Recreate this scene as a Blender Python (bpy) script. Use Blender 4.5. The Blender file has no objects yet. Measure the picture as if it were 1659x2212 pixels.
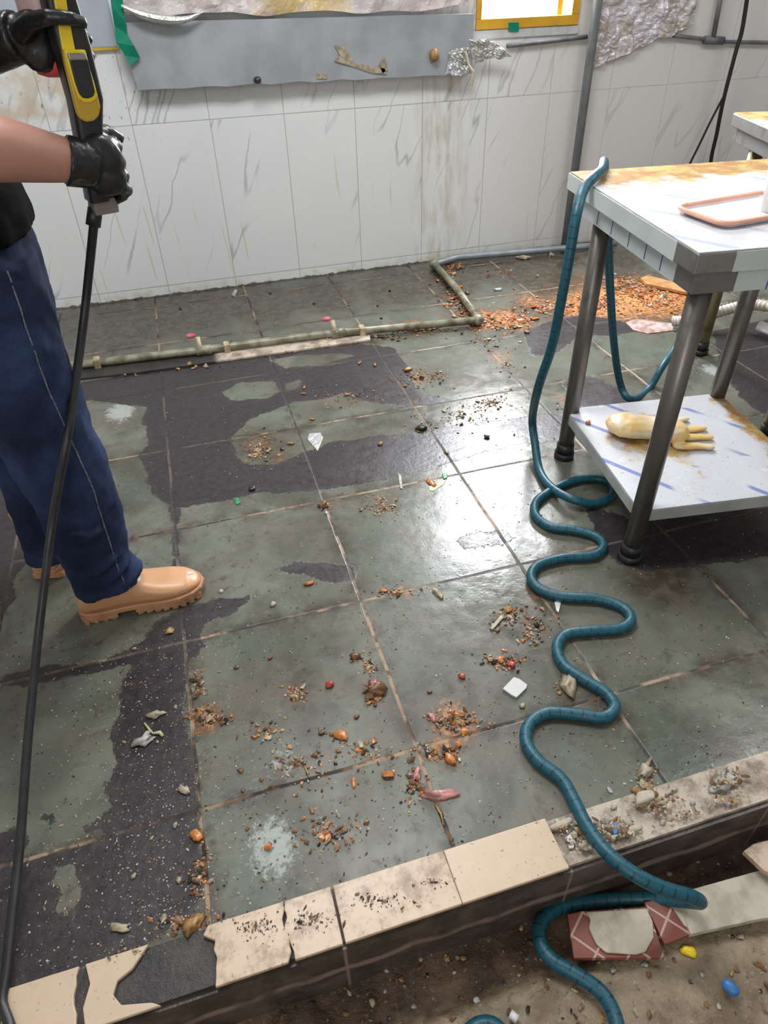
import bpy, bmesh, math, random
import numpy as np
from mathutils import Vector, Matrix, noise as mnoise

S = bpy.context.scene
COL = S.collection
T = 0.42                       # side of a floor slab in metres

# ------------------------------------------------------------------ camera
FPX = 1476.886
R2 = Vector((0.95849201, -0.28400235, -0.02521371))     # camera right
D2 = Vector((-0.19623683, -0.59295488, -0.78095814))    # camera down
F2 = Vector((0.20684335, 0.75348999, -0.62407424))      # camera forward
CAM = Vector((0.17204016, 0.0, 1.20319559))
cd = bpy.data.cameras.new('camera'); cam = bpy.data.objects.new('camera', cd); COL.objects.link(cam)
M = Matrix((R2, -D2, -F2)).transposed().to_4x4(); M.translation = CAM
cam.matrix_world = M
cd.sensor_fit = 'VERTICAL'; cd.sensor_height = 24.0; cd.lens = 24.0 * FPX / 2212.0
cd.clip_start = 0.02
S.camera = cam

# ------------------------------------------------------------------ light and exposure
S.view_settings.view_transform = 'Standard'; S.view_settings.look = 'None'
S.view_settings.gamma = 1.0; S.view_settings.use_curve_mapping = False
S.view_settings.exposure = 0.30
try: S.cycles.use_denoising = True
except Exception: pass
W = bpy.data.worlds.new('sky'); S.world = W; W.use_nodes = True
W.node_tree.nodes['Background'].inputs[0].default_value = (0.90, 0.94, 1.0, 1)
W.node_tree.nodes['Background'].inputs[1].default_value = 6.0

def area(name, loc, target, sx, sy, power, color):
    l = bpy.data.lights.new(name, 'AREA'); l.shape = 'RECTANGLE'; l.size = sx; l.size_y = sy
    l.energy = power; l.color = color
    o = bpy.data.objects.new(name, l); COL.objects.link(o)
    o.location = loc
    o.rotation_euler = (Vector(target) - Vector(loc)).to_track_quat('-Z', 'Y').to_euler()
    return o
area('daylight_through_window', (1.83, 3.62, 1.50), (1.45, 1.2, 0.0), 0.90, 1.30, 190, (0.93, 0.95, 1.0))
area('unseen_front_light', (-0.6, -1.3, 1.9), (0.6, 2.6, 0.6), 1.0, 1.6, 18, (1.0, 0.98, 0.95))  # unseen light behind the camera; the front wall has no doorway
LAMP_POWER = 34
LAMPS = [(0.35, 1.75, 2.52), (2.9, 1.2, 2.52)]

def at(u, v, z=0.0):           # a point of the photo on the plane of height z
    d = F2 + R2 * ((u - 829.5) / FPX) + D2 * ((v - 1106.0) / FPX)
    return CAM + d * ((z - CAM.z) / d.z)
def aty(u, v, y):              # a point of the photo on the upright plane at depth y
    d = F2 + R2 * ((u - 829.5) / FPX) + D2 * ((v - 1106.0) / FPX)
    return CAM + d * ((y - CAM.y) / d.y)

# ------------------------------------------------------------------ node helper
class V:
    def __init__(s, t, k): s.t, s.k = t, k
    def _m(s, op, *a):
        n = s.t.nodes.new('ShaderNodeMath'); n.operation = op
        for i, x in enumerate((s,) + a):
            if isinstance(x, V): s.t.links.new(x.k, n.inputs[i])
            else: n.inputs[i].default_value = x
        return V(s.t, n.outputs[0])
    def __add__(s, o): return s._m('ADD', o)
    def __sub__(s, o): return s._m('SUBTRACT', o)
    def __mul__(s, o): return s._m('MULTIPLY', o)
    def __truediv__(s, o): return s._m('DIVIDE', o)
    def abs(s): return s._m('ABSOLUTE')
    def fract(s): return s._m('FRACT')
    def floor(s): return s._m('FLOOR')
    def max(s, o): return s._m('MAXIMUM', o)
    def min(s, o): return s._m('MINIMUM', o)
    def step(s, a, b):         # smooth step from a to b
        n = s.t.nodes.new('ShaderNodeMapRange'); n.interpolation_type = 'SMOOTHSTEP'
        s.t.links.new(s.k, n.inputs[0]); n.inputs[1].default_value = a; n.inputs[2].default_value = b
        return V(s.t, n.outputs[0])

class Mat:
    def __init__(s, name):
        s.m = bpy.data.materials.new(name); s.m.use_nodes = True
        s.t = s.m.node_tree; s.p = s.t.nodes['Principled BSDF']
        g = s.t.nodes.new('ShaderNodeTexCoord'); s.obj = g.outputs['Object']
        x = s.t.nodes.new('ShaderNodeSeparateXYZ'); s.t.links.new(s.obj, x.inputs[0])
        s.x, s.y, s.z = (V(s.t, x.outputs[i]) for i in range(3))
    def vec(s, x, y, z):
        n = s.t.nodes.new('ShaderNodeCombineXYZ')
        for i, q in enumerate((x, y, z)):
            if isinstance(q, V): s.t.links.new(q.k, n.inputs[i])
            else: n.inputs[i].default_value = q
        return n.outputs[0]
    def noise(s, scale, detail=2, rough=.5, vec=None, dist=0):
        n = s.t.nodes.new('ShaderNodeTexNoise'); n.inputs['Scale'].default_value = scale
        n.inputs['Detail'].default_value = detail; n.inputs['Roughness'].default_value = rough
        n.inputs['Distortion'].default_value = dist
        s.t.links.new(vec or s.obj, n.inputs['Vector']); return V(s.t, n.outputs[0])
    def white(s, vec):
        n = s.t.nodes.new('ShaderNodeTexWhiteNoise'); s.t.links.new(vec, n.inputs[0]); return V(s.t, n.outputs[0])
    def voro(s, scale, feature='F1'):
        n = s.t.nodes.new('ShaderNodeTexVoronoi'); n.feature = feature; n.inputs['Scale'].default_value = scale
        s.t.links.new(s.obj, n.inputs['Vector']); return V(s.t, n.outputs[0])
    def attr(s, name):
        n = s.t.nodes.new('ShaderNodeAttribute'); n.attribute_name = name; return V(s.t, n.outputs['Fac'])
    def mix(s, a, b, f):
        n = s.t.nodes.new('ShaderNodeMix'); n.data_type = 'RGBA'
        for i, q in ((6, a), (7, b)):
            if isinstance(q, tuple): n.inputs[i].default_value = (*q[:3], 1)
            else: s.t.links.new(q, n.inputs[i])
        if isinstance(f, V): s.t.links.new(f.k, n.inputs[0])
        else: n.inputs[0].default_value = f
        return n.outputs[2]
    def base(s, c):
        if isinstance(c, tuple): s.p.inputs['Base Color'].default_value = (*c[:3], 1)
        else: s.t.links.new(c, s.p.inputs['Base Color'])
        return s
    def set(s, name, v):
        if isinstance(v, V): s.t.links.new(v.k, s.p.inputs[name])
        else: s.p.inputs[name].default_value = v
        return s
    def bump(s, h, strength=.3, dist=.01):
        n = s.t.nodes.new('ShaderNodeBump'); n.inputs['Strength'].default_value = strength
        n.inputs['Distance'].default_value = dist; s.t.links.new(h.k, n.inputs['Height'])
        s.t.links.new(n.outputs[0], s.p.inputs['Normal']); return s

def plain(name, c, c2=None, rough=.5, metal=0, scale=25, bump=0, spec=.5, detail=3):
    m = Mat(name); n = m.noise(scale, detail)
    c2 = c2 or tuple(x * .75 for x in c)
    m.base(m.mix(c2, c, n.step(.35, .65))).set('Roughness', rough).set('Metallic', metal)
    m.set('Specular IOR Level', spec)
    if bump: m.bump(n, bump, .005)
    return m.m

# ------------------------------------------------------------------ mesh helpers
def tag(o, label=None, cat=None, group=None, kind=None):
    if label: o['label'] = label
    if cat: o['category'] = cat
    if group: o['group'] = group
    if kind: o['kind'] = kind
    return o
def empty(name, loc=(0, 0, 0), rz=0):
    o = bpy.data.objects.new(name, None); COL.objects.link(o); o.location = loc; o.rotation_euler[2] = rz
    o.empty_display_size = .05
    return o
def link(name, me, mat=None, parent=None, smooth=False):
    o = bpy.data.objects.new(name, me); COL.objects.link(o)
    mats = mat if isinstance(mat, (list, tuple)) else [mat]
    for m in mats:
        if m: me.materials.append(m)
    if parent: o.parent = parent
    if smooth: me.polygons.foreach_set('use_smooth', [True] * len(me.polygons))
    return o
class MB:
    def __init__(s): s.v, s.f, s.mi = [], [], []
    def add(s, vs, fs, mi=0):
        k = len(s.v); s.v += [tuple(v) for v in vs]; s.f += [tuple(i + k for i in f) for f in fs]; s.mi += [mi] * len(fs)
        return s
    def box(s, a, b, mi=0, mat=None):
        x0, y0, z0 = a; x1, y1, z1 = b
        vs = [Vector(p) for p in ((x0,y0,z0),(x1,y0,z0),(x1,y1,z0),(x0,y1,z0),(x0,y0,z1),(x1,y0,z1),(x1,y1,z1),(x0,y1,z1))]
        if mat: vs = [mat @ v for v in vs]
        return s.add(vs, [(0,3,2,1),(4,5,6,7),(0,1,5,4),(1,2,6,5),(2,3,7,6),(3,0,4,7)], mi)
    def loft(s, rings, caps=True, mi=0):
        n = len(rings[0]); vs = [p for r in rings for p in r]; fs = []
        for i in range(len(rings) - 1):
            for j in range(n):
                a, b = i*n + j, i*n + (j+1) % n; fs.append((a, b, b + n, a + n))
        if caps: fs += [tuple(range(n-1, -1, -1)), tuple(range((len(rings)-1)*n, len(rings)*n))]
        return s.add(vs, fs, mi)
    def prism(s, pts, z0, z1, mi=0):
        n = len(pts)
        return s.loft([[(p[0], p[1], z0) for p in pts], [(p[0], p[1], z1) for p in pts]], True, mi)
    def tube(s, pts, r, n=10, mi=0, caps=True):
        pts = [Vector(p) for p in pts]; rs = r if isinstance(r, (list, tuple)) else [r] * len(pts)
        rings = []; up = None
        for i, p in enumerate(pts):
            t = (pts[min(i+1, len(pts)-1)] - pts[max(i-1, 0)]).normalized()
            if up is None: up = t.orthogonal().normalized()
            up = (up - t * up.dot(t)); up = up.normalized() if up.length > 1e-6 else t.orthogonal().normalized()
            sd = t.cross(up)
            rings.append([p + (up * math.cos(a) + sd * math.sin(a)) * rs[i] for a in [2*math.pi*k/n for k in range(n)]])
        return s.loft(rings, caps, mi)
    def cyl(s, a, b, r, n=20, mi=0, r2=None): return s.tube([a, b], [r, r if r2 is None else r2], n, mi)
    def ell(s, c, r, rot=None, n=10, m=7, mi=0):
        rings = []
        for i in range(1, m):
            th = math.pi * i / m
            rings.append([Vector((r[0]*math.sin(th)*math.cos(2*math.pi*k/n), r[1]*math.sin(th)*math.sin(2*math.pi*k/n), -r[2]*math.cos(th))) for k in range(n)])
        if rot: rings = [[rot @ p for p in q] for q in rings]
        c = Vector(c); return s.loft([[p + c for p in q] for q in rings], True, mi)
    def build(s, name, mat=None, parent=None, smooth=False, bevel=0, seg=2):
        me = bpy.data.meshes.new(name); me.from_pydata(s.v, [], s.f); me.update()
        bm = bmesh.new(); bm.from_mesh(me); bmesh.ops.recalc_face_normals(bm, faces=bm.faces); bm.to_mesh(me); bm.free()
        if max(s.mi, default=0) > 0: me.polygons.foreach_set('material_index', s.mi)
        o = link(name, me, mat, parent, smooth)
        if bevel:
            m = o.modifiers.new('bevel', 'BEVEL'); m.width = bevel; m.segments = seg; m.limit_method = 'ANGLE'
        return o
def spline(pts, n=8):
    pts = [Vector(p) for p in pts]; out = []
    for i in range(len(pts) - 1):
        p0, p1, p2, p3 = pts[max(i-1, 0)], pts[i], pts[i+1], pts[min(i+2, len(pts)-1)]
        for k in range(n):
            t = k / n
            out.append(.5*((2*p1) + (p2-p0)*t + (2*p0-5*p1+4*p2-p3)*t*t + (3*p1-p0-3*p2+p3)*t**3))
    return out + [pts[-1]]
def organic(o, voxel=.005, smooth=6, disp=None):
    m = o.modifiers.new('remesh', 'REMESH'); m.mode = 'VOXEL'; m.voxel_size = voxel; m.use_smooth_shade = True
    m = o.modifiers.new('smooth', 'SMOOTH'); m.iterations = smooth; m.factor = .5
    if disp:
        for sc_, st in disp:
            t = bpy.data.textures.new('folds', 'CLOUDS'); t.noise_scale = sc_
            d = o.modifiers.new('folds', 'DISPLACE'); d.texture = t; d.strength = st; d.mid_level = .5; d.texture_coords = 'LOCAL'
    return o
def limb(mb, pts, rs, n=12):
    """chain of tapered capsules; union is made by the remesh"""
    for i in range(len(pts) - 1):
        mb.cyl(pts[i], pts[i+1], rs[i], n, r2=rs[i+1])
    for p, r in zip(pts, rs): mb.ell(p, (r, r, r), None, n, 8)
    return mb

# ------------------------------------------------------------------ materials
def slab_material():
    m = Mat('wet_slate_slabs')
    gx = m.x / T; gy = (m.y / T) - .709
    wob = (m.noise(9, 2) - .5) * .016
    gx = gx + wob; gy = gy + wob
    dx = ((gx + .5).fract() - .5).abs(); dy = ((gy + .5).fract() - .5).abs()
    g = dx.min(dy)
    cell = m.vec((gx).floor(), (gy).floor(), 0.0)
    tone = m.white(cell)
    n1 = m.noise(4.5, 6, .62, dist=.6); n2 = m.noise(24, 5, .65); n3 = m.noise(140, 3, .7)
    c = m.mix((.070, .069, .052), (.168, .176, .138), n1.step(.34, .68))
    c = m.mix(c, (.135, .110, .086), (m.noise(6, 6, .68).step(.45, .64)) * .75)
    c = m.mix(c, (.088, .125, .090), m.noise(2.6, 4, .6).step(.50, .64) * .4)
    c = m.mix(c, (.150, .165, .130), tone * .35)
    c = m.mix(c, (.030, .030, .024), n2.step(.53, .74) * .65)
    c = m.mix(c, (.235, .225, .190), m.noise(60, 5, .72).step(.57, .72) * .6)
    c = m.mix(c, (.085, .045, .027), m.noise(48, 6, .78).step(.55, .68) * m.noise(5, 2).step(.42, .58) * .75)
    c = m.mix(c, (.045, .032, .023), g.step(.10, .0) * m.noise(16, 4, .7).step(.42, .62) * .8)
    # rust-coloured food stain, brown grime, white limescale smear with painted lamp glints
    rust = m.attr('rust'); rn = m.noise(32, 6, .72); rn2 = m.noise(9, 3, .6, dist=.6)
    rf = (rust + (rn - .5) * .7 + (rn2 - .5) * .7).step(.30, .75)
    c = m.mix(c, m.mix((.13, .055, .025), (.74, .33, .11), (m.noise(60, 4, .7) + rust * .35).step(.62, .95)), rf * rust.step(.02, .4) * .9)  # the light orange also paints window glow onto the stain
    brown = m.attr('brown'); bf = (brown + (rn2 - .5) * .5).step(.05, .6)
    c = m.mix(c, m.mix((.040, .030, .020), (.085, .070, .048), n2.step(.4, .6)), bf * .85)
    ch = m.attr('chalk_and_glints'); cf = (ch + (m.noise(70, 6, .8) - .55) * 1.6).step(.35, .62) * ch.step(.02, .4)
    c = m.mix(c, (.40, .43, .41), cf * .8)
    # dark greasy film with ragged edges, also painted shade under the table
    film = m.attr('film') + (m.noise(15, 5, .65) - .5) * .050 + (m.noise(70, 4, .7) - .5) * .026
    ff = film.step(-.0018, .0018)
    fc = m.mix((.020, .016, .018), (.046, .037, .041), m.noise(50, 5, .7).step(.3, .75))
    fc = m.mix(fc, (.060, .062, .052), (film * -1.0).step(-.035, .0) * m.noise(30, 4, .7).step(.45, .62) * .5)
    fc = m.mix(fc, (.13, .10, .075), (m.noise(220, 2).step(.64, .72)) * .7)
    c = m.mix(c, fc, ff)
    # joints, partly filled with pale mortar and partly with black dirt
    joint = g.step(.0115, .006)
    jn = m.noise(3.4, 4, .65).step(.46, .56)
    jc = m.mix((.018, .014, .012), (.36, .25, .165), jn)
    jc = m.mix(jc, (.13, .065, .030), m.noise(40, 3).step(.48, .66))
    c = m.mix(c, jc, joint * ((ff * -.72) + 1.0) * .9)
    c = m.mix(c, (.28, .20, .14), m.noise(240, 2, .5).step(.68, .75) * .6)
    m.base(c)
    dry = m.attr('dry')
    wet = m.noise(3.2, 4, .65)
    r = (wet.step(.3, .75) * .13) + .11
    r = r + (dry * .30) + (joint * .35) + (ff * .12) + (rf * .10) + (n2.step(.4, .7) * .10) + (n3 * .06) + (cf * .3)
    m.set('Roughness', r).set('Specular IOR Level', (dry * -.20) + .5)
    h = (n3 * .14) + (n2 * .45) - (joint * .7) + (ff * .35) + (m.noise(70, 3) * ff * .5) + (m.noise(12, 2) * .6)
    m.bump(h, .34, .004)
    return m.m

def wall_tile_material():
    m = Mat('white_marbled_wall_tile')
    w = .3163; h = .668
    fx = ((m.x - .3885) / w + .5).fract() - .5
    fz = ((m.z - .046) / h + .5).fract() - .5
    g = (fx.abs() * w).min(fz.abs() * h)
    joint = g.step(.0022, .0009)
    cellx = ((m.x - .3885) / w).floor(); cellz = ((m.z - .046) / h).floor()
    off = m.white(m.vec(cellx, cellz, 0.0))
    # veins slant from upper right to lower left
    vx = m.x - (m.z * .42) + (m.noise(7, 3) - .5) * .05 + off * 3.0
    v1 = m.noise(1.0, 2, .5, m.vec(vx * 7.0, off * 9.0, m.z * 1.1))
    line = (v1 - .5).abs().step(.020, .002)
    fade = m.noise(1.0, 2, .5, m.vec(m.x * 3.5, off * 5.0, m.z * 3.2)).step(.47, .62)
    c = m.mix((.74, .76, .76), (.80, .81, .80), m.noise(3, 2))
    c = m.mix(c, (.34, .35, .37), line * fade * .6)
    # yellow grease runs
    runs = m.noise(1.0, 2, .5, m.vec(m.x * 48.0 + m.z * 3.0, 0.0, m.z * 1.7)).step(.67, .72)
    low = (m.z * -1.0 + .9).step(.0, .55)
    c = m.mix(c, (.62, .55, .20), runs * low * .6)
    sx = ((m.x - 1.43).abs() * -1.0).step(-.20, -.02)
    band = sx * m.noise(1.0, 4, .6, m.vec(m.x * 22.0, 0.0, m.z * 4.0)).step(.40, .68)
    c = m.mix(c, (.42, .36, .21), band * .62)
    # beige dirt at the upper left, grime in spots
    ul = (m.x * -1.0 + .02).step(.0, .12) * (m.z).step(.74, .78)
    c = m.mix(c, (.60, .47, .34), ul * m.noise(12, 4).step(.30, .6) * .75)
    sp = m.noise(1.0, 3, .6, m.vec(m.x * 95.0, 0.0, m.z * 38.0)).step(.63, .70)
    spf = ((m.x * -1.0 + .30).step(.0, .25) * (m.z - .55).step(.0, .2)) + .10
    c = m.mix(c, (.13, .09, .06), sp * spf.min(1.0) * .85)
    foot = (m.z * -1.0 + .06).step(.0, .06) * m.noise(25, 3).step(.42, .7)
    c = m.mix(c, (.50, .43, .22), foot * .6)
    c = m.mix(c, (.06, .045, .03), (m.z * -1.0 + (m.noise(30, 4) * .03)).step(.004, .012) * .9)
    c = m.mix(c, (.36, .34, .30), joint * .8)
    rt = (m.x - 1.5).step(.0, .7)  # mauve shade over the right part, painted into the tile colour
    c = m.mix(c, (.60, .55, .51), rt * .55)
    m.base(c).set('Roughness', (m.noise(6, 3) * .3) + .22).set('Specular IOR Level', .45)
    m.bump(joint * -1.0, .4, .002)
    return m.m

def concrete(name, a, b, rough=.7, scale=9):
    m = Mat(name); n = m.noise(scale, 6, .68, dist=.4); k = m.noise(scale * 9, 4, .7)
    c = m.mix(a, b, n.step(.35, .66)); c = m.mix(c, tuple(x * .35 for x in a), k.step(.56, .75) * .8)
    c = m.mix(c, (.42, .36, .27), m.noise(scale * 20, 2).step(.68, .74) * .6)
    m.base(c).set('Roughness', rough).bump(k, .6, .006)
    return m.m

def steel(name, c=(.42, .41, .40), rough=.3, dirt=(.16, .13, .10), metal=.9):
    m = Mat(name); n = m.noise(1.0, 3, .6, m.vec(m.x * 60.0, m.y * 60.0, m.z * 4.0)); d = m.noise(14, 4, .65)
    m.base(m.mix(c, dirt, d.step(.5, .78) * .8)).set('Metallic', metal).set('Roughness', (n * .25) + rough - .08)
    return m.m

def filmed_sheet():
    """protective plastic film on the steel, printed with blue lines, grease on it"""
    m = Mat('white_protective_film')
    c = m.mix((.56, .57, .60), (.68, .68, .70), m.noise(5, 2))
    ln = ((m.x * .80 - m.y * .0 + m.y * .62) * 7.5).fract()
    seg = ((m.y * 3.1 + m.x * 1.1).fract() - .5).abs().step(.40, .38)
    line = (ln - .5).abs().step(.065, .045)
    c = m.mix(c, (.10, .17, .48), line * seg * m.noise(4, 1).step(.40, .46) * ((m.z * -1.0 + .72).step(.0, .1) * .5 + .28))
    return m, c
fm, fc = filmed_sheet()
gz = fm.attr('grease'); gn = fm.noise(13, 5, .65)
gf = (gz + (gn - .5) * 1.3).step(.35, .60)
fc = fm.mix(fc, fm.mix((.42, .17, .02), (.56, .43, .11), fm.noise(16, 5, .7).step(.40, .60)), gf * gz.step(.02, .2) * .9)
fc = fm.mix(fc, (.24, .14, .08), fm.noise(120, 3).step(.67, .73) * .7)
fm.base(fc).set('Roughness', (fm.noise(18, 3) * .25) + .12).bump(fm.noise(35, 3), .12, .004)
M_film = fm.m

M_slab = slab_material()
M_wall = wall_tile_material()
M_plaster = plain('grey_plaster', (.55, .55, .55), (.47, .47, .47), .8)
_f = Mat('dirty_cement'); _n = _f.noise(14, 6, .7); _k = _f.noise(90, 4, .7)
_c = _f.mix(_f.mix((.020, .018, .019), (.055, .046, .042), _n.step(.3, .7)), _f.mix((.22, .17, .13), (.55, .46, .37), _n.step(.36, .60)), (_f.x + (_n - .5) * .05).step(.20, .24))
_c = _f.mix(_c, (.06, .045, .035), _k.step(.56, .72) * .7)
_f.base(_c).set('Roughness', .5).bump(_k, .5, .005); M_curb = _f.m
_f = Mat('dark_curb_face'); _a = _f.noise(14, 5, .7); _z = (_f.z + (_f.noise(9, 4) - .5) * .05)
_c = _f.mix((.045, .036, .028), (.12, .092, .074), _a.step(.35, .7))
_c = _f.mix(_c, (.30, .21, .175), ((_z + .088).abs() * -1.0).step(-.014, -.004) * _f.noise(6, 3).step(.42, .55) * .8)
_c = _f.mix(_c, (.30, .22, .18), (((_f.x / .40).fract() - .5).abs() * -1.0).step(-.009, -.004) * .7)
_f.base(_c).set('Roughness', .35).bump(_a, .5, .006); M_face = _f.m
M_gully = concrete('brown_gully_dirt', (.040, .028, .018), (.14, .095, .060), .5, 8)
M_lower = concrete('stained_lower_concrete', (.13, .10, .070), (.27, .225, .155), .55, 7)
def cream(name, dirt):
    m = Mat(name); n = m.noise(20, 5, .7); a = m.attr('brown')
    c = m.mix((.52, .385, .275), (.60, .46, .335), m.noise(60, 3))
    c = m.mix(c, (.20, .115, .06), n.step(.62 - dirt * .22, .72) * (.25 + dirt * .7))
    c = m.mix(c, (.10, .07, .05), m.noise(160, 2).step(.68, .74) * .6)
    m.base(c).set('Roughness', .38).bump(n, .1, .003); return m.m
M_cream = cream('cream_tile', .1); M_creamd = cream('stained_cream_tile', .9)
M_steel = steel('brushed_dirty_steel', (.36, .35, .34), .34)
M_leg = steel('table_leg_steel', (.19, .175, .16), .36, (.075, .062, .052), .8)
M_bare = steel('bare_apron_steel', (.24, .235, .23), .45, (.17, .16, .15), .7)
M_leggold = steel('greasy_leg_steel', (.34, .29, .16), .4, (.15, .11, .05), .7)
M_galv = plain('grey_galvanised_pipe', (.28, .31, .33), (.22, .25, .27), .38, .4, 20)
M_cond = plain('dark_grey_conduit', (.16, .16, .17), (.11, .11, .115), .5)
M_board = plain('grey_sheet_metal', (.42, .44, .47), (.33, .35, .37), .42, .25, 6, 0, .5, 5)
M_panel = plain('blue_grey_sheet_metal', (.44, .48, .54), (.38, .42, .48), .4, .2, 4)
M_pipe = plain('grimy_plastic_pipe', (.30, .29, .21), (.13, .115, .07), .35, 0, 22, .15)
M_clip = plain('pale_pipe_clip', (.55, .45, .30), (.30, .22, .13), .5)
M_black = plain('black_rubber', (.022, .022, .023), (.012, .012, .013), .42)
M_cable = plain('black_cable', (.012, .012, .012), (.008, .008, .008), .5)
M_yellow = plain('yellow_plastic', (.86, .66, .02), (.80, .56, .02), .32, 0, 12)
M_yellowd = plain('dull_yellow_plastic', (.62, .40, .03), (.52, .33, .03), .38, 0, 12)
M_red = plain('coral_red_plastic', (.74, .10, .075), (.66, .085, .07), .35, 0, 10)
M_clear = plain('milky_pink_plastic', (.72, .55, .53), (.62, .44, .42), .3, 0, 10)
M_skin = Mat('skin'); M_skin.base(M_skin.mix((.42, .205, .150), (.50, .265, .20), M_skin.noise(18, 3))).set('Roughness', .5).set('Subsurface Weight', .12)
M_skin.p.inputs['Subsurface Radius'].default_value = (.02, .008, .004)
M_skin = M_skin.m
M_glove = Mat('black_nitrile_glove'); _n = M_glove.noise(60, 3); M_glove.base(M_glove.mix((.012, .012, .013), (.022, .022, .024), _n)).set('Roughness', .32).bump(_n, .35, .004); M_glove = M_glove.m
def denim():
    m = Mat('dark_blue_denim'); wv = m.noise(1.0, 2, .6, m.vec(m.x * 900.0, m.y * 900.0, m.z * 260.0))
    big = m.noise(5, 4, .55)
    c = m.mix((.013, .020, .050), (.038, .064, .150), big.step(.38, .68))
    c = m.mix(c, (.06, .10, .19), m.noise(11, 3).step(.60, .74) * .6)
    c = m.mix(c, (.006, .008, .020), wv.step(.45, .7) * .45)
    m.base(c).set('Roughness', .85).set('Specular IOR Level', .2).bump(wv, .15, .002); return m.m
M_denim = denim()
M_thread = plain('pale_seam_thread', (.20, .20, .24), (.08, .09, .14), .8, 0, 120)
M_shirt = plain('black_cotton', (.004, .004, .005), (.006, .006, .007), .95, 0, 60, 0, .08)
M_boot = plain('tan_rubber', (.60, .325, .165), (.53, .275, .13), .36, 0, 9, .08)
M_sole = plain('tan_lugged_sole', (.50, .26, .13), (.38, .19, .10), .5, 0, 20)
M_hair = plain('dark_hair', (.02, .014, .01), (.012, .008, .006), .6)
M_orange = plain('orange_painted_frame', (.62, .34, .02), (.52, .28, .02), .45, 0, 18)
M_tape = plain('green_tape', (.0, .22, .13), (.0, .15, .09), .28, 0, 14, .2)
M_teal = Mat('teal_ribbed_hose')
_w = M_teal.attr('wrap'); _n = M_teal.noise(300, 2)
M_teal.base(M_teal.mix(M_teal.mix((.005, .068, .100), (.011, .105, .145), _n), (.003, .022, .038), _w.step(.70, .88) * .8))
M_teal.set('Roughness', .42).bump(_n, .3, .002); M_teal = M_teal.m
M_mortar = plain('white_mortar', (.55, .50, .41), (.40, .35, .27), .75, 0, 30, .3)
M_white = plain('white_plastic', (.78, .76, .76), (.70, .67, .67), .35)
def foil_mat(name, a, b, metal):
    m = Mat(name); n = m.noise(9, 4, .6, dist=.8)
    m.base(m.mix(a, b, n.step(.42, .66))).set('Metallic', metal).set('Roughness', .28).bump(m.noise(28, 3, .6, dist=1.2), .6, .01); return m.m
M_foil = foil_mat('crumpled_silver_foil', (.62, .62, .64), (.50, .50, .44), .55)
M_bag = foil_mat('crumpled_clear_bag', (.66, .62, .66), (.42, .38, .30), .25)
_f = Mat('crumpled_stained_plastic'); _n = _f.noise(9, 4, .6, dist=.8)
_c = _f.mix((.50, .42, .40), (.60, .56, .54), _n.step(.4, .65))
_c = _f.mix(_c, (.62, .43, .13), ((_f.x + (_f.noise(6, 3) - .5) * .3 - .80).abs() * -1.0).step(-.24, -.08) * _n.step(.30, .55) * .8)
_c = _f.mix(_c, (.62, .36, .10), _f.noise(17, 4).step(.60, .70) * .4)
_f.base(_c).set('Roughness', .32).bump(_f.noise(28, 3, .6, dist=1.2), .6, .01); M_sheet = _f.m
M_hoseW = plain('white_corrugated_plastic', (.62, .58, .50), (.45, .41, .33), .45)
M_rubg = plain('cream_rubber_glove', (.74, .64, .44), (.76, .50, .16), .4, 0, 14, .15)
M_coral = plain('pale_coral_rim', (.80, .42, .30), (.72, .36, .25), .3)
C_ = lambda n, c, r=.4: plain(n, c, tuple(x * .55 for x in c), r, 0, 70, .2)
DEB = [C_('brown_scrap', (.20, .095, .040)), C_('ochre_scrap', (.42, .24, .085)), C_('orange_scrap', (.62, .22, .055), .28),
       C_('pale_scrap', (.47, .39, .27)), C_('white_scrap', (.52, .50, .46)), C_('dark_scrap', (.040, .032, .025), .3),
       C_('red_scrap', (.50, .075, .035), .3), C_('pink_scrap', (.58, .27, .24), .35), C_('green_scrap', (.03, .30, .14))]
BR, OC, OR, PA, WH, DK, RD, PK, GR = range(9)

# ------------------------------------------------------------------ setting
YW = 3.365                      # back wall
X0, X1, YF, ZC = -1.6, 4.4, -1.7, 2.6
CURB0, CURB1, ZL = .430, .512, -.165
def struct(o): o['kind'] = 'structure'; return o

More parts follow.
